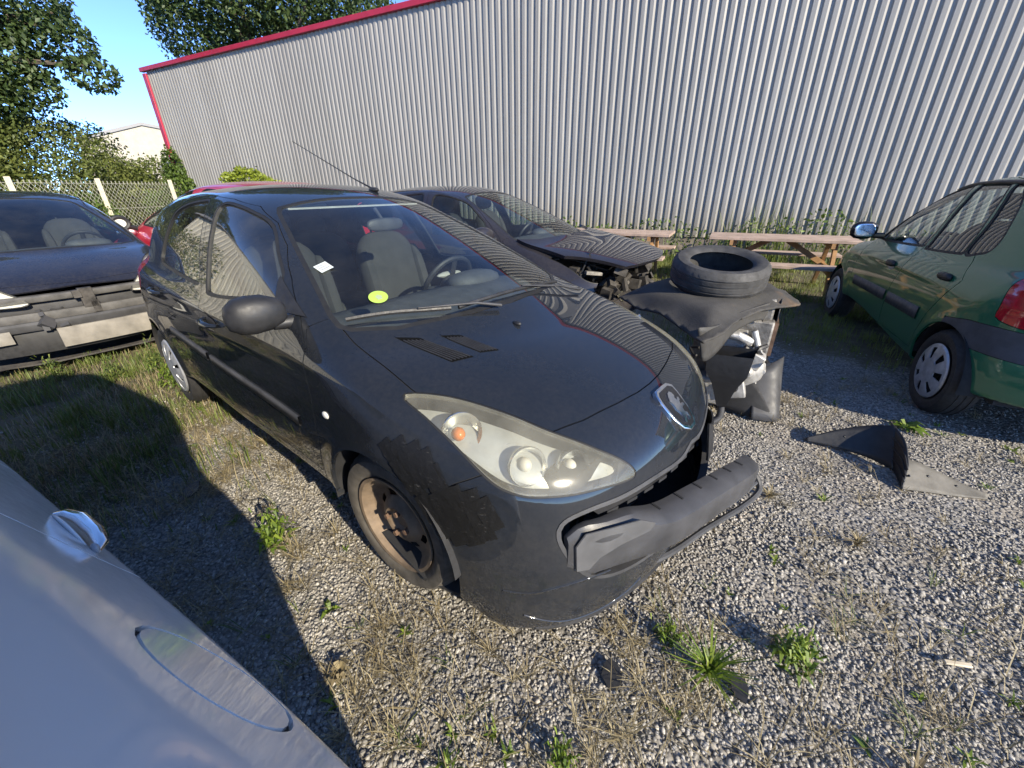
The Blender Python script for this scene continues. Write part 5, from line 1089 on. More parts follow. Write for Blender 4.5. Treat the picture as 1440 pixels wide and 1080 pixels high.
# second fold hanging below the near edge
fv = []; P0 = [(.99, 2.08, .755), (1.12, 2.13, .752), (1.30, 2.31, .755), (1.48, 2.43, .765), (1.62, 2.52, .77)]; P1 = [(1.05, 2.14, .555), (1.16, 2.20, .53), (1.32, 2.36, .60), (1.50, 2.46, .67), (1.63, 2.53, .64)]
A, B = catmull(P0, 6, False), catmull(P1, 6, False); rows = 8
for r_ in range(rows+1):
    t = r_/rows
    for i in range(len(A)): p = A[i]*(1-t)+B[i]*t; fv.append((p[0]+.02*math.sin(i*.6+t*2)*t, p[1]-.02*math.sin(i*.5)*t, p[2]))
nA = len(A); ff = [(r_*nA+i, r_*nA+i+1, (r_+1)*nA+i+1, (r_+1)*nA+i) for r_ in range(rows) for i in range(nA-1)]
o = mesh('hanging_liner', fv, ff, plain('grey_liner', (.045, .043, .040), .7, var=.35, scale=8, bmp=.3)); tag(o, 'crumpled grey plastic liner hanging below the felt sheet', 'plastic liner'); so_ = o.modifiers.new('thick', 'SOLIDIFY'); so_.thickness = .006
M['rubber_grey'] = plain('weathered_rubber', (.042, .041, .040), .7, var=.4, scale=16, bmp=.3, bscale=90)
# tyre lying on the sheet
ty = tyre_mesh(MB(), .302, .195, .18, 96).build('loose_tyre', M['rubber_grey'], ang=30); ty.location = (1.40, 2.80, .915); ty.rotation_euler = (R(90), 0, .4)
ty.rotation_euler = (Matrix.Rotation(R(11), 3, 'X')@Matrix.Rotation(R(-2), 3, 'Y')@Matrix.Rotation(R(90), 3, 'X')).to_euler(); tag(ty, 'worn black tyre without rim lying on the felt sheet', 'tyre')
# black upright side panel, bent flap and open box in front of the engine
def sheet(name, A, B, mat, label, cat, rows=6, th=.006, bulge=0.):
    A, B = catmull(A, 6, False), catmull(B, 6, False); n = len(A); V = []; c = (A+B).mean(0)/2
    for r_ in range(rows+1):
        t = r_/rows
        for i in range(n):
            p = A[i]*(1-t)+B[i]*t; q = np.array([0, 0, bulge*math.sin(math.pi*t)]); V.append(p+q)
    F = [(r_*n+i, r_*n+i+1, (r_+1)*n+i+1, (r_+1)*n+i) for r_ in range(rows) for i in range(n-1)]
    o = mesh(name, V, F, mat); tag(o, label, cat); s = o.modifiers.new('thick', 'SOLIDIFY'); s.thickness = th; return o
sheet('side_panel', [(1.72, 2.56, .76), (1.80, 2.70, .77), (1.86, 2.85, .76)], [(1.76, 2.60, .12), (1.86, 2.76, .12), (1.92, 2.90, .14)], M['black'], 'tall black plastic panel standing against the pulled engine', 'plastic panel')
sheet('bent_flap', [(1.60, 2.36, .02), (1.75, 2.33, .015), (1.83, 2.42, .01), (1.90, 2.56, .02)], [(1.66, 2.58, .30), (1.77, 2.56, .34), (1.86, 2.60, .36), (1.93, 2.68, .34)], M['black_faded'], 'curved dark plastic flap on gravel at the foot of the engine', 'plastic flap')
sheet('bent_flap', [(1.47, 2.50, .02), (1.60, 2.40, .02), (1.74, 2.33, .02)], [(1.50, 2.55, .30), (1.62, 2.47, .25), (1.73, 2.36, .05)], M['dark_inner'], 'black plastic flap leaning on the gearbox', 'plastic flap')
bx = empty('black_duct', (1.31, 2.30, .0), R(-35), 'black plastic air duct with open mouth beside the headlight', 'air duct')
mb = MB(); mb.loft([[(-.11, -.02, .50), (.14, -.02, .52), (.14, .10, .54), (-.11, .10, .52)], [(-.10, -.04, .40), (.13, -.04, .40), (.13, .10, .40), (-.10, .10, .40)], [(-.05, -.02, .31), (.09, -.02, .31), (.09, .08, .31), (-.05, .08, .31)], [(.0, .0, .16), (.05, .0, .16), (.05, .06, .16), (.0, .06, .16)]], cap=False).build('duct_shell', M['black'], bx)
MB().tube(catmull([(.02, .03, .18), (.03, .02, .08), (-.02, -.02, .03), (-.12, -.05, .02)], 6, False), .022, 10).build('duct_hose', M['black_faded'], bx)
# wheel-arch liner thrown on the gravel
LN = empty('arch_liner', (2.02, 1.80, 0), 0, 'dark plastic wheel arch liner lying broken on the gravel', 'arch liner')
def lsheet(name, A, B, mat, bulge=0):
    A, B = catmull(A, 6, False), catmull(B, 6, False); n = len(A); V = []; rows = 6
    for r_ in range(rows+1):
        t = r_/rows
        for i in range(n): p = A[i]*(1-t)+B[i]*t; V.append((p[0]-2.02, p[1]-1.80, p[2]+bulge*math.sin(math.pi*t)))
    o = mesh(name, V, [(r_*n+i, r_*n+i+1, (r_+1)*n+i+1, (r_+1)*n+i) for r_ in range(rows) for i in range(n-1)], mat, LN); s = o.modifiers.new('thick', 'SOLIDIFY'); s.thickness = .006
lsheet('liner_wing', [(1.80, 2.10, .015), (1.92, 2.03, .015), (2.04, 1.92, .015), (2.08, 1.80, .015)], [(1.80, 2.11, .03), (1.95, 2.09, .10), (2.10, 2.04, .16), (2.16, 1.96, .20)], M['black'])
lsheet('liner_arch', [(2.08, 1.80, .015), (2.04, 1.72, .012), (2.00, 1.655, .012)], [(2.17, 2.01, .20), (2.13, 1.86, .175), (2.08, 1.74, .10)], M['black'])
lsheet('liner_tail', [(2.00, 1.655, .012), (2.10, 1.635, .010), (2.24, 1.60, .008), (2.37, 1.58, .006)], [(2.10, 1.78, .11), (2.19, 1.74, .085), (2.30, 1.67, .04), (2.40, 1.61, .012)], M['liner_pale'] if 'liner_pale' in M else plain('sunlit_liner', (.13, .12, .10), .75, var=.3, bmp=.2))  # sun on the tail is put into its paler colour

for t in (.25, .5, .75): LNr = MB().tube(catmull([(2.08-2.02+(2.17-2.08)*t*.9, 1.80-1.80+.21*t*.95, .02+.17*t), (2.04-2.02+.09*t, 1.72-1.80+.14*t, .02+.155*t), (2.0-2.02+.08*t, 1.655-1.80+.085*t, .02+.085*t)], 5, False), .004, 6).build('liner_rib', M['black'], LN)
for x, y, z in ((2.06, 1.70, .06), (2.16, 1.70, .055), (2.27, 1.65, .03), (1.98, 2.05, .075)): MB().ell((x-2.02, y-1.80, z), (.007, .007, .007), 10, 6).build('liner_clip', M['black_gloss'], LN)
# ---------------------------------------------------------------- foliage
def leafmat(name, cols, rough=.55, trans=.35, scale=3):
    m, nt, bs, out = newmat(name); v = coords(nt); a = N(nt, 'Attribute', attribute_name='tint'); n = noise(nt, v, scale, 3)
    ad = N(nt, 'Math', operation='MULTIPLY_ADD', i_1=.55, i_2=0.); nt.links.new(a.outputs['Fac'], ad.inputs[0]); md = N(nt, 'Math', operation='MULTIPLY', i_1=.45); nt.links.new(n, md.inputs[0]); nt.links.new(md.outputs[0], ad.inputs[2])
    r = ramp(nt, ad.outputs[0], [(.15, cols[0]), (.5, cols[1]), (.85, cols[2])]); nt.links.new(r.outputs[0], bs.inputs['Base Color']); bs.inputs['Roughness'].default_value = rough
    tl = N(nt, 'BsdfTranslucent'); nt.links.new(r.outputs[0], tl.inputs[0]); mx = N(nt, 'MixShader', i_0=trans); nt.links.new(bs.outputs[0], mx.inputs[1]); nt.links.new(tl.outputs[0], mx.inputs[2]); nt.links.new(mx.outputs[0], out.inputs[0])
    return m
M['oak'] = leafmat('dark_tree_leaf', ((0.026, 0.046, 0.014), (0.052, 0.087, 0.023), (0.109, 0.152, 0.043)))
M['hedge'] = leafmat('hedge_leaf', ((0.050, 0.069, 0.017), (0.109, 0.139, 0.031), (0.214, 0.234, 0.061)))
M['ivy'] = leafmat('bright_ivy_leaf', ((0.042, 0.072, 0.012), (0.090, 0.144, 0.024), (0.180, 0.252, 0.042)))
M['yellow_bush'] = leafmat('yellow_green_leaf', ((.10, .13, .012), (.20, .25, .02), (.33, .38, .04)))
M['bark'] = plain('bark', (.075, .06, .045), .9, var=.4, bmp=.6, bscale=30)
M['grass'] = leafmat('grass_blade', ((0.041, 0.070, 0.014), (0.102, 0.145, 0.029), (0.232, 0.246, 0.058)), .6, .3, 5)
M['dry'] = leafmat('dry_grass', ((.15, .115, .06), (.27, .22, .12), (.42, .36, .22)), .7, .25, 5)
M['weed'] = leafmat('weed_leaf', ((.05, .09, .012), (.13, .20, .022), (.27, .34, .05)), .5, .35, 8)
def setattrf(o, name, vals): a = o.data.attributes.new(name, 'FLOAT', 'POINT'); a.data.foreach_set('value', np.asarray(vals, np.float32))
def leaves(name, C, size, mat, parent, tint=None, up=.35, aspect=.55):
    """folded leaf (two triangles) at each centre"""
    n = len(C); d = RNG.normal(size=(n, 3)); d[:, 2] -= .3; d /= np.linalg.norm(d, axis=1)[:, None]; nn = RNG.normal(size=(n, 3)); nn[:, 2] += up*3; s = np.cross(d, nn); s /= np.linalg.norm(s, axis=1)[:, None]; q = np.cross(s, d)
    L = size*(.6+.8*RNG.random(n))[:, None]; a = C-d*L*.5; b = C+d*L*.5; c1 = C+s*L*aspect*.5-q*L*.10; c2 = C-s*L*aspect*.5-q*L*.10
    V = np.stack([a, c1, b, c2], 1).reshape(-1, 3); i = np.arange(n)*4; F = np.concatenate([np.stack([i, i+1, i+2], 1), np.stack([i, i+2, i+3], 1)])
    o = mesh(name, V, F, mat, parent, smooth=False); setattrf(o, 'tint', np.repeat(RNG.random(n) if tint is None else np.clip(tint, 0, 1), 4)); return o
def crown_pts(blobs, n, shell=.62):
    """points spread through uneven clumps; more of them near the outside"""
    vol = np.array([b[3]*b[4]*b[5] for b in blobs])**.75; vol /= vol.sum(); out = []
    for b, v in zip(blobs, vol):
        k = int(n*v); p = RNG.normal(size=(k, 3)); p /= np.linalg.norm(p, axis=1)[:, None]; r = (shell+(1-shell)*RNG.random(k))**.8
        lump = .80+.42*fbm(p[:, 0]*2+b[0]+7, p[:, 1]*2+p[:, 2]*2+b[1], .55, 11, 3); out.append(np.array(b[:3])+p*(r*lump)[:, None]*np.array(b[3:6]))
    return np.concatenate(out)
def tree(name, loc, label, blobs, n, size, mat, trunk_h, trunk_r, cat='tree', limbs=7, group=None):
    t = empty(name, loc, 0, label, cat, group); C = crown_pts(blobs, n); leaves('crown', C, size, mat, t, .5+.35*(fbm(C[:, 0], C[:, 1]+C[:, 2], 1.2, 4)-.45)*2+.2*RNG.normal(size=len(C)))
    mb = MB(); mb.tube(catmull([(0, 0, -.1), (.06, .02, trunk_h*.4), (-.05, .05, trunk_h*.8), (0, 0, trunk_h*1.15)], 4, False), [trunk_r*(1.15-.55*i/12) for i in range(13)], 10); mb.build('trunk', M['bark'], t)
    for k in range(limbs):
        b = blobs[k % len(blobs)]; e = np.array(b[:3])+RNG.normal(size=3)*np.array(b[3:6])*.35; s0 = np.array([0, 0, trunk_h*(.55+.5*RNG.random())]); m_ = (s0+e)/2+np.array([0, 0, .3])
        MB().tube(catmull([s0, m_, e], 5, False), [trunk_r*.5*(1-.085*i) for i in range(11)], 7).build('limb', M['bark'], t)
    return t
# big tree top left, tree over the roof, hedge mass below, ivy at the corner, yellow bush before the wall
tree('oak_tree', (-17.2, 13.4, 0), 'tall dark tree with drooping bough above the hedge', [(.6, .6, 6.6, 3.0, 2.9, 1.9), (2.9, 2.0, 6.5, 1.5, 1.4, 1.0), (3.6, 2.2, 5.6, 1.1, 1.0, .75), (-2.2, -1, 6.4, 2.8, 2.8, 2.2), (4.3, 2.2, 4.75, .75, .7, .5), (-.2, .3, 8.6, 2.6, 2.6, 1.6), (1.6, 1.2, 5.0, 2.0, 1.8, 1.1), (-.4, 0, 4.6, 2.2, 2.2, 1.4), (1.4, .6, 4.0, 1.8, 1.6, 1.0), (2.6, 1.6, 4.4, 1.0, 1.0, .7)], 52000, .155, M['oak'], 5.5, .38)
tree('oak_tree', (-14.8, 29.5, 0), 'dark leafy tree rising over the warehouse roof corner', [(0, 0, 12.2, 5.0, 4.0, 3.6), (3.6, .4, 11.2, 3.6, 3, 2.6), (-2.6, .3, 10.2, 2.8, 2.6, 2.6), (-1.8, .2, 7.6, 1.8, 1.8, 1.6), (1.2, .1, 14.6, 4.2, 3.4, 2.4), (6.2, .5, 10.4, 2.4, 2.2, 1.7)], 48000, .22, M['oak'], 8, .42)
for i, (x, y, b) in enumerate((((-17.6, 10.6, [(0, 0, 2.6, 2.6, 2.6, 2.0), (1.4, .9, 1.6, 1.8, 1.8, 1.6)])), ((-17.0, 13.6, [(0.4, 0, 2.5, 2.4, 2.4, 2.0), (1.4, -.6, 1.6, 1.7, 1.7, 1.5), (.5, .5, 3.2, 1.9, 1.9, 1.3), (2.2, 1.2, 2.3, 1.5, 1.5, 1.3)])), ((-16.3, 16.4, [(.6, 0, 2.2, 1.9, 2.0, 1.8), (1.3, .9, 1.5, 1.6, 1.5, 1.3), (2.2, 1.9, 1.5, 1.3, 1.3, 1.3)])), ((-15.4, 18.8, [(0, 0, 1.2, 1.5, 1.5, 1.0), (.6, .6, .8, 1.2, 1.2, .7)])))):
    lab = ('broad olive hedge bush standing below the tall dark tree', 'highest olive hedge bush behind the chain link fence', 'rounded olive hedge bush in front of the white building', 'low olive hedge bush next to the bright ivy')[i]
    tree('hedge_bush', (x, y, 0), lab, b, 22000, .11, M['hedge'], .9, .10, 'bush', 5, 'hedge bushes behind the fence')
tree('ivy_bush', (-12.35, 17.05, 0), 'bright green ivy climbing the warehouse corner', [(.05, 0, 1.2, .65, .45, 1.2), (.0, 0, 2.2, .35, .30, .8), (-.7, -.1, .8, .8, .6, .8), (.5, -.2, .8, .5, .35, .6)], 6000, .12, M['ivy'], .8, .05, 'bush', 3)
tree('yellow_bush', (-8.35, 14.55, 0), 'yellow green bush before the corrugated wall', [(0, 0, 1.55, .85, .6, .62), (.9, -.4, 1.3, .7, .5, .5)], 3600, .11, M['yellow_bush'], .6, .05, 'bush', 3)
tree('fence_shrub', (-12.9, 13.6, 0), 'sunlit yellowish shrub just behind the fence', [(0, 0, .75, .5, 1.2, .75)], 2600, .10, M['ivy'], .5, .04, 'bush', 3)
# ---------------------------------------------------------------- grass, straw and weeds
def blades(name, X, Y, H, W, mat, parent=None, lean=.35, tint=None):
    n = len(X); Z = gz(X, Y); a = RNG.random(n)*2*math.pi; ln = lean*(.3+RNG.random(n))*H; dx, dy = np.cos(a)*ln, np.sin(a)*ln; sx, sy = -np.sin(a)*W, np.cos(a)*W
    P0 = np.stack([X-sx, Y-sy, Z-.005], 1); P1 = np.stack([X+sx, Y+sy, Z-.005], 1); P2 = np.stack([X+dx*.35-sx*.8, Y+dy*.35-sy*.8, Z+H*.6], 1); P3 = np.stack([X+dx*.35+sx*.8, Y+dy*.35+sy*.8, Z+H*.6], 1); P4 = np.stack([X+dx, Y+dy, Z+H*(1-.3*lean)], 1)
    V = np.stack([P0, P1, P2, P3, P4], 1).reshape(-1, 3); i = np.arange(n)*5; F = np.concatenate([np.stack([i, i+1, i+3], 1), np.stack([i, i+3, i+2], 1), np.stack([i+2, i+3, i+4], 1)])
    o = mesh(name, V, F, mat, parent, smooth=False); setattrf(o, 'tint', np.repeat(RNG.random(n) if tint is None else tint, 5)); return o
def scatter(n, x0, x1, y0, y1, fn):
    X = RNG.uniform(x0, x1, n); Y = RNG.uniform(y0, y1, n); k = RNG.random(n) < fn(X, Y); return X[k], Y[k]
clump = lambda x, y: sst(.42, .62, fbm(x, y, .28, 31, 3))
X, Y = scatter(170000, -7, -.9, .7, 7, lambda x, y: turf(x, y)**1.2*(.22+.78*clump(x, y))*sst(8, 2.5, np.hypot(x, y)))
tag(blades('grass', X, Y, .04+.10*RNG.random(len(X))*(.4+clump(X, Y)), (.0022+.0012*RNG.random(len(X))), M['grass'], tint=np.clip(.25+.5*fbm(X, Y, .4, 8)+.25*RNG.random(len(X)), 0, 1)), 'green grass growing in the left bay', 'grass', kind='stuff')
X, Y = scatter(80000, 1.2, 8, 2.8, 9.5, lambda x, y: turf(x, y)**1.5*(.15+.85*clump(x, y)))
tag(blades('grass', X, Y, .04+.09*RNG.random(len(X))*(.4+clump(X, Y)), .0028, M['grass'], tint=np.clip(.35+.6*fbm(X, Y, .5, 8)+.25*RNG.random(len(X)), 0, 1)), 'green grass between the picnic tables and green car', 'grass', kind='stuff')
dryf = lambda x, y: sst(.50, .70, fbm(x, y, .45, 41, 3))
X, Y = scatter(34000, -5.5, 3.2, .3, 3.4, lambda x, y: (.02+.5*dryf(x, y))*(.16+.84*sst(.2, -1.6, x))+.35*sst(.45, .62, fbm(x, y, .30, 52, 3))*sst(1.35, .75, y)*sst(-.9, -.4, x))
tag(blades('dry_grass', X, Y, .04+.12*RNG.random(len(X))**1.6, (.0012+.0010*RNG.random(len(X))), M['dry'], lean=1.0), 'thin dry straw scattered over the gravel', 'dry grass', kind='stuff')
# tall weeds along the foot of the wall
n = 5200; u = RNG.uniform(1, 27, n)**1.0; off = np.abs(RNG.normal(size=n))*.45+.12; X = WO[0]+WD[0]*u+WNrm[0]*off; Y = WO[1]+WD[1]*u+WNrm[1]*off; k = fbm(u, off, 1.1, 17, 3); kk = RNG.random(n) < sst(.3, .6, k); X, Y, k = X[kk], Y[kk], k[kk]
tag(blades('wall_weeds', X, Y, .25+.9*RNG.random(len(X))**2*(.3+k)*1.5, .007, M['grass'], lean=.25, tint=.35+.6*RNG.random(len(X))), 'tall weeds and grasses along the foot of the warehouse wall', 'weeds', kind='stuff')
n = 3000; u = RNG.uniform(12, 24, n); off = np.abs(RNG.normal(size=n))*.4+.15; k = fbm(u, u*0, .9, 19, 3); C = np.stack([WO[0]+WD[0]*u+WNrm[0]*off, WO[1]+WD[1]*u+WNrm[1]*off, (.1+.9*RNG.random(n))*(.35+.9*k)], 1)
o = leaves('wall_weed_leaves', C, .075, M['ivy'], None); tag(o, 'leafy undergrowth along the foot of the warehouse wall', 'weeds', kind='stuff')
def weed(x, y, kind, label, r=.06, h=.10, n=26, mat='weed', name='weed_plant', group='weeds growing through the gravel'):
    """rosette, tuft or sprig: one small plant, leaves joined to one part, stems to another"""
    t = empty(name, (x, y, float(gz(np.array([x]), np.array([y]))[0])), RNG.random()*6, label, 'weed', group); V = []; F = []; T = []
    for k in range(n*(3 if kind == 'sprig' else 1)):
        k = k/3 if kind == 'sprig' else k; a = 2*math.pi*(k*5.3+RNG.random()*.7)/n; 
        if kind == 'rosette': L = r*(.5+.7*RNG.random()); w = L*.17; pts = [(0, .004), (L*.5, h*(.35+.5*RNG.random())), (L, h*.25*RNG.random()+.01)]
        elif kind == 'tuft': L = r*(.3+.9*RNG.random()); w = .0035; hh = h*(.5+.6*RNG.random()); pts = [(0, 0), (L*.3, hh*.65), (L, hh)]
        else: z0 = h*(k/n)*(.6+.5*RNG.random()); L = r*(1.0-.55*k/n)*(.5+.6*RNG.random()); w = L*.13; pts = [(0, z0), (L*.5, z0+.016+.01*RNG.random()), (L, z0+.012*RNG.normal()+.006)]
        c, s = math.cos(a), math.sin(a); b = len(V); ox, oy = (RNG.normal(size=2)*r*.42 if kind == 'sprig' else (0, 0))
        for i, (q, z) in enumerate(pts):
            ww = w*(.5, 1, .12)[i]; V += [(q*c-s*ww+ox, q*s+c*ww+oy, z), (q*c+s*ww+ox, q*s-c*ww+oy, z)]
        F += [(b, b+1, b+3, b+2), (b+2, b+3, b+5, b+4)]; T += [RNG.random()]*6
    o = mesh('leaves', V, F, M[mat], t, smooth=False); setattrf(o, 'tint', T); tag(o, kind='stuff')
    MB().tube([(0, 0, -.01), (0, 0, h*(.9 if kind == 'sprig' else .25))], .0025, 5).build('stem', M[mat], t)
    return t
for a in ((-1.07, 1.36, 'sprig', 'tall bright green weed standing on the shadow edge near the taped car', .075, .20, 34), (-.70, 1.03, 'rosette', 'small yellow green weed in the sunlit gravel near the front wheel', .045, .03, 16), (.62, .78, 'tuft', 'spiky yellow green grass tuft in front of the bumper', .13, .12, 60), (.92, .82, 'sprig', 'bushy green sprig weed in the open gravel', .065, .13, 44), (.53, .90, 'sprig', 'small dark green sprig next to the grass tuft', .045, .08, 20),
          (2.55, 2.25, 'rosette', 'broad leaved yellow green weed behind the broken arch liner', .11, .06, 18), (-.58, .80, 'rosette', 'reddish dry weed at the tip of the shadow', .05, .05, 14), (.12, .56, 'sprig', 'pale green sprig at the bottom edge of the picture', .04, .09, 22), (1.5, 1.30, 'tuft', 'thin dry tuft beside the bumper insert', .08, .07, 30), (1.05, .52, 'tuft', 'reddish brown tuft on the gravel below the bushy sprig', .08, .10, 26),
          (1.75, .68, 'tuft', 'dry olive tuft on gravel right of the pale stick', .09, .10, 34), (1.30, 1.62, 'tuft', 'straw coloured tuft near the bumper insert end', .07, .05, 30), (2.9, 1.7, 'rosette', 'small green weed on gravel below the green car', .07, .04, 16), (-1.55, 2.15, 'tuft', 'dusty grass tuft beside the car sill', .08, .08, 30), (.02, .98, 'tuft', 'short yellow tuft below the bumper lip', .06, .05, 26)):
    x, y, kd, lb, r_, h_, n_ = a; weed(x, y, kd, lb, r_, h_, n_, 'dry' if ('dry' in lb or 'straw' in lb or 'reddish' in lb or 'dusty' in lb) else 'weed')
for i, (x, y, h_) in enumerate(((-3.05, 3.25, .34), (-2.80, 3.05, .26), (-3.35, 3.15, .22), (-2.75, 3.35, .30), (-3.9, 3.2, .20), (-2.62, 3.0, .24), (-2.5, 2.85, .18))):
    weed(x, y, 'sprig', 'leafy nettle weed growing before the navy car', .085, h_, 40, 'weed' if i % 2 else 'grass', 'nettle_plant', 'nettles before the navy car')
for x, y, s in ((3.15, 5.35, 1.), (3.55, 5.15, .8), (4.1, 5.2, .9), (2.9, 4.9, .8)): weed(x, y, 'tuft', 'thick green grass clump near the picnic table', .16*s, .24*s, 90, 'weed', 'grass_clump', 'grass clumps by the picnic table')
# long straws
for i in range(26):
    x, y = RNG.uniform(-1.5, 1.9), RNG.uniform(.45, 1.6); a = RNG.random()*6.3; L = RNG.uniform(.08, .26); hh = RNG.uniform(.01, .07)
    if i < 12: x = RNG.uniform(-1.6, .1); y = RNG.uniform(.55, 1.9)
    p = catmull([(x, y, .012), (x+.5*L*math.cos(a), y+.5*L*math.sin(a), hh), (x+L*math.cos(a+.3), y+L*math.sin(a+.3), hh*.5+.006)], 4, False)
    tag(MB().tube(p, .0013, 4).build('straw', M['dry']), 'bent dry straw lying on the gravel', 'straw', 'dry straws on the gravel')
# stick, pale stone, black scraps
tag(bev(MB().beam((1.40, .805, .022), (1.475, .79, .022), .016, .008).build('wood_chip', plain('pale_wood', (.55, .47, .34), .8)), .003), 'pale flat wood chip lying on the gravel', 'wood chip')
for x, y, r_, lb in ((.31, .78, .035, 'small black plastic scrap lying before the bumper'), (-1.69, 1.70, .05, 'black plastic scrap in the shaded bay'), (.70, .735, .03, 'dark plastic scrap beside the spiky grass tuft')):
    mb = MB(); mb.prism([(r_*math.cos(t)*(.6+.5*RNG.random()), r_*1.3*math.sin(t)*(.7+.4*RNG.random())) for t in np.linspace(0, 6.28, 9)[:-1]], (1, 0, .15), (0, 1, .2), (x, y, .014), .008); tag(mb.build('plastic_scrap', M['black']), lb, 'plastic scrap')
# extra thick turf at the far left, mixed green and straw
X, Y = scatter(60000, -6.5, -1.3, 1.0, 4.6, lambda x, y: turf(x, y)*(.15+.85*sst(.45, .62, fbm(x, y, .5, 77, 3))))
tag(blades('dry_grass', X, Y, .05+.13*RNG.random(len(X))**2, .0016, M['dry'], lean=.8), 'straw coloured grass mixed through the left bay', 'dry grass', kind='stuff')

# small weeds and straw tufts rooted all over the gravel, too many to count
def patchy(x, y): return sst(.47, .62, fbm(x, y, .42, 91, 3))
def tufts(name, n, area, mat, r, h, wd, per, label, cat, fn, z0=.004):
    X, Y = scatter(n, *area, fn); V = []; k = len(X); per_ = per; px = np.repeat(X, per_)+RNG.normal(size=k*per_)*.006; py = np.repeat(Y, per_)+RNG.normal(size=k*per_)*.006; m_ = len(px)
    a = RNG.random(m_)*6.283; sc = np.repeat(.5+RNG.random(k), per_); L = r*sc*(.4+.8*RNG.random(m_)); H = h*sc*(.3+.9*RNG.random(m_)); w_ = wd*(.7+.6*RNG.random(m_)); c, s_ = np.cos(a), np.sin(a); Z = gz(px, py)+z0
    P = []
    for q, hz_, ww in ((0, 0, .6), (.5, .62, 1.), (1., 1.-.35*RNG.random(m_), .1)):
        P += [np.stack([px+c*L*q-s_*w_*ww, py+s_*L*q+c*w_*ww, Z+H*hz_], 1), np.stack([px+c*L*q+s_*w_*ww, py+s_*L*q-c*w_*ww, Z+H*hz_], 1)]
    V = np.stack(P, 1).reshape(-1, 3); i = np.arange(m_)*6; F = np.concatenate([np.stack([i, i+1, i+3, i+2], 1), np.stack([i+2, i+3, i+5, i+4], 1)])
    o = mesh(name, V, F, M[mat], smooth=False); setattrf(o, 'tint', np.repeat(RNG.random(m_), 6)); return tag(o, label, cat, kind='stuff')
vis = lambda x, y: (np.abs(x) < (y*.9+.6)*1.35+.2)
tufts('dry_tufts', 7500, (-3.2, 3.2, .4, 3.0), 'dry', .085, .055, .0013, 12, 'dry straw tufts rooted across the gravel', 'dry grass', lambda x, y: vis(x, y)*(.05+.6*patchy(x, y))*(.30+.70*sst(.7, -.4, x)+.45*sst(1.2, .6, y)).clip(0, 1))
tufts('low_weeds', 2300, (-3.2, 3.4, .4, 3.0), 'weed', .030, .022, .0032, 10, 'small yellow green weeds rooted across the gravel', 'weeds', lambda x, y: vis(x, y)*(.03+.42*patchy(x+3, y+1))*(.4+.6*sst(.8, -.5, x)))
tufts('fine_straw', 3200, (-3.4, .6, .5, 3.4), 'dry', .16, .05, .0010, 6, 'long fine straw lying through the shaded bay', 'dry grass', lambda x, y: vis(x, y)*(.12+.5*patchy(x, y+4)))

SPOTS = [(-.51, .91, .14, 1.), (-.38, .77, .15, 1.), (-.23, .69, .14, .8), (-.05, .62, .10, .6), (-.58, .77, .10, 1.), (1.17, .94, .13, .9), (.68, .90, .12, .9), (.51, .70, .10, .7), (1.32, .92, .10, .7), (1.2, .66, .12, .7), (-1.7, 2.0, .35, .5), (-1.25, 2.0, .18, .5), (-2.1, 2.05, .35, .8), (-2.6, 2.4, .4, .8), (-1.3, 1.5, .2, .45), (1.33, 1.6, .08, .7), (1.3, 1.26, .09, .5), (1.75, 1.15, .10, .6), (-.45, 1.08, .12, .6), (-.85, 1.25, .12, .5), (-.9, .95, .2, .35), (.25, .52, .14, .5), (.85, .55, .15, .5), (1.55, .75, .14, .5), (2.1, .95, .15, .4), (-1.05, 1.75, .15, .6)]
def spots(x, y):
    o = np.zeros_like(x)
    for a, b, r_, w_ in SPOTS: o = np.maximum(o, w_*np.exp(-((x-a)**2+(y-b)**2)/(2*(r_*.8)**2)))
    return o
tufts('straw_patches', 16000, (-3.2, 2.4, .42, 3.0), 'dry', .10, .06, .0011, 7, 'patches of dead straw grass spread over the gravel', 'dry grass', lambda x, y: spots(x, y)*(.25+.75*sst(.35, .6, fbm(x, y, .12, 15, 3)))*.55)
tufts('straw_patches', 5000, (-3.2, 2.4, .42, 3.0), 'grass', .07, .06, .0013, 7, 'thin green blades growing among the dead straw', 'grass', lambda x, y: spots(x, y)*sst(.42, .62, fbm(x, y, .10, 25, 3))*.55)
tufts('low_weeds', 2600, (-3.2, 2.6, .42, 3.0), 'weed', .034, .02, .0036, 9, 'small bright weeds growing among the dead straw', 'weeds', lambda x, y: spots(x, y)*sst(.50, .64, fbm(x, y, .14, 35, 3))*.5)
# ---------------------------------------------------------------- loose crushed stone, denser near the camera
ph = (1+5**.5)/2; IV = np.array([(-1, ph, 0), (1, ph, 0), (-1, -ph, 0), (1, -ph, 0), (0, -1, ph), (0, 1, ph), (0, -1, -ph), (0, 1, -ph), (ph, 0, -1), (ph, 0, 1), (-ph, 0, -1), (-ph, 0, 1)])/np.linalg.norm([1, ph])
IF = np.array([(0, 11, 5), (0, 5, 1), (0, 1, 7), (0, 7, 10), (0, 10, 11), (1, 5, 9), (5, 11, 4), (11, 10, 2), (10, 7, 6), (7, 1, 8), (3, 9, 4), (3, 4, 2), (3, 2, 6), (3, 6, 8), (3, 8, 9), (4, 9, 5), (2, 4, 11), (6, 2, 10), (8, 6, 7), (9, 8, 1)])
def inview(x, y):
    """roughly inside the picture, with a margin to the sides"""
    d = y*math.cos(R(25.55))+CAM_H*math.sin(R(25.55)); return (np.abs(x) < d*1.255*1.12+.25)
OV = np.array([(1, 0, 0), (-1, 0, 0), (0, 1, 0), (0, -1, 0), (0, 0, 1), (0, 0, -1)], float); OF = np.array([(0, 2, 4), (2, 1, 4), (1, 3, 4), (3, 0, 4), (2, 0, 5), (1, 2, 5), (3, 1, 5), (0, 3, 5)])
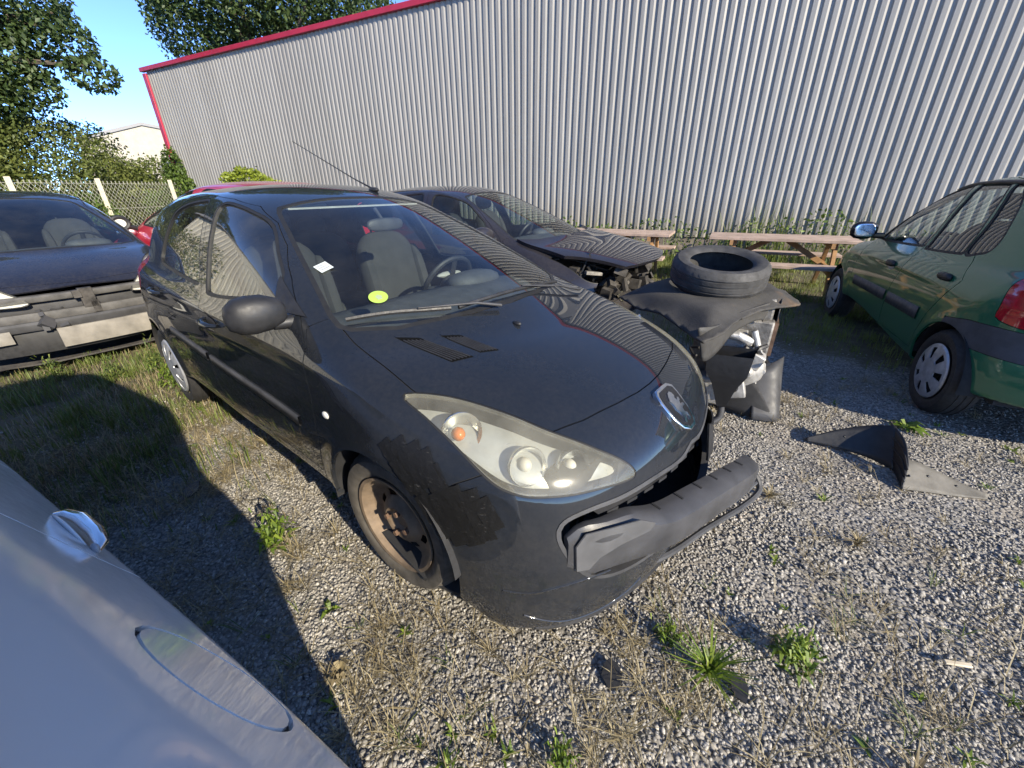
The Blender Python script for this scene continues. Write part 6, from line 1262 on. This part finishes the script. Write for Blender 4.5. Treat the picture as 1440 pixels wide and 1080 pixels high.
def stones(X, Y, base, TV, TF):
    n = len(X); q = len(TV); size = (base*(.72+.62*RNG.random(n)+.9*RNG.random(n)**7))*(1+.45*(fbm(X, Y, .5, 61)-.45)); sc = size[:, None]*np.stack([.8+.7*RNG.random(n), .8+.5*RNG.random(n), .55+.4*RNG.random(n)], 1)
    a = RNG.random(n)*2*math.pi; tl = RNG.normal(size=n)*.5; ca, sa, ct, st_ = np.cos(a), np.sin(a), np.cos(tl), np.sin(tl)
    P = TV[None]*(1+.2*RNG.normal(size=(n, q, 1)).clip(-1.3, 1.3))*sc[:, None, :]
    x1 = P[..., 0]*ct[:, None]+P[..., 2]*st_[:, None]; z1 = -P[..., 0]*st_[:, None]+P[..., 2]*ct[:, None]; y1 = P[..., 1]
    V = np.stack([x1*ca[:, None]-y1*sa[:, None]+X[:, None], x1*sa[:, None]+y1*ca[:, None]+Y[:, None], z1+(gz(X, Y)+sc[:, 2]*(.1+.75*RNG.random(n)))[:, None]], -1).reshape(-1, 3)
    return V, (TF[None]+q*np.arange(n)[:, None, None]).reshape(-1, 3), np.repeat(np.clip(RNG.random(n)*.8+.45*(fbm(X, Y, .35, 71)-.25), 0, 1), q)
n = 300000; X = RNG.uniform(-5.2, 5.2, n); Y = .38+4.6*RNG.random(n)**1.7; d = np.hypot(X, Y)
k = inview(X, Y) & (RNG.random(n) < (1-.93*turf(X, Y))*sst(5.4, 2.0, d)*(.30+.70*sst(.30, .44, fbm(X, Y, .55, 83, 3)))); X, Y, d = X[k], Y[k], d[k]
nr = d < 1.55; A = stones(X[nr], Y[nr], .0040, IV, IF); B_ = stones(X[~nr], Y[~nr], .0052, OV, OF)
V = np.concatenate([A[0], B_[0]]); F = np.concatenate([A[1], B_[1]+len(A[0])]); TT = np.concatenate([A[2], B_[2]]); print('stones', nr.sum(), (~nr).sum(), 'tris', len(F))
m, nt, bs, _ = newmat('crushed_stone'); at = N(nt, 'Attribute', attribute_name='tint'); r = ramp(nt, at.outputs['Fac'], [(0, (.15, .143, .13)), (.25, (.215, .204, .184)), (.55, (.285, .27, .242)), (.8, (.36, .34, .305)), (.93, (.46, .435, .39)), (1, (.34, .27, .20))]); nz = noise(nt, coords(nt), 260, 2)
nt.links.new(mixc(nt, .35, r.outputs[0], nz, 'OVERLAY'), bs.inputs['Base Color']); bs.inputs['Roughness'].default_value = .85
gr = mesh('gravel_stones', V, F, m, smooth=False); tag(gr, 'loose grey crushed stone covering the yard', 'gravel', kind='stuff'); setattrf(gr, 'tint', TT)
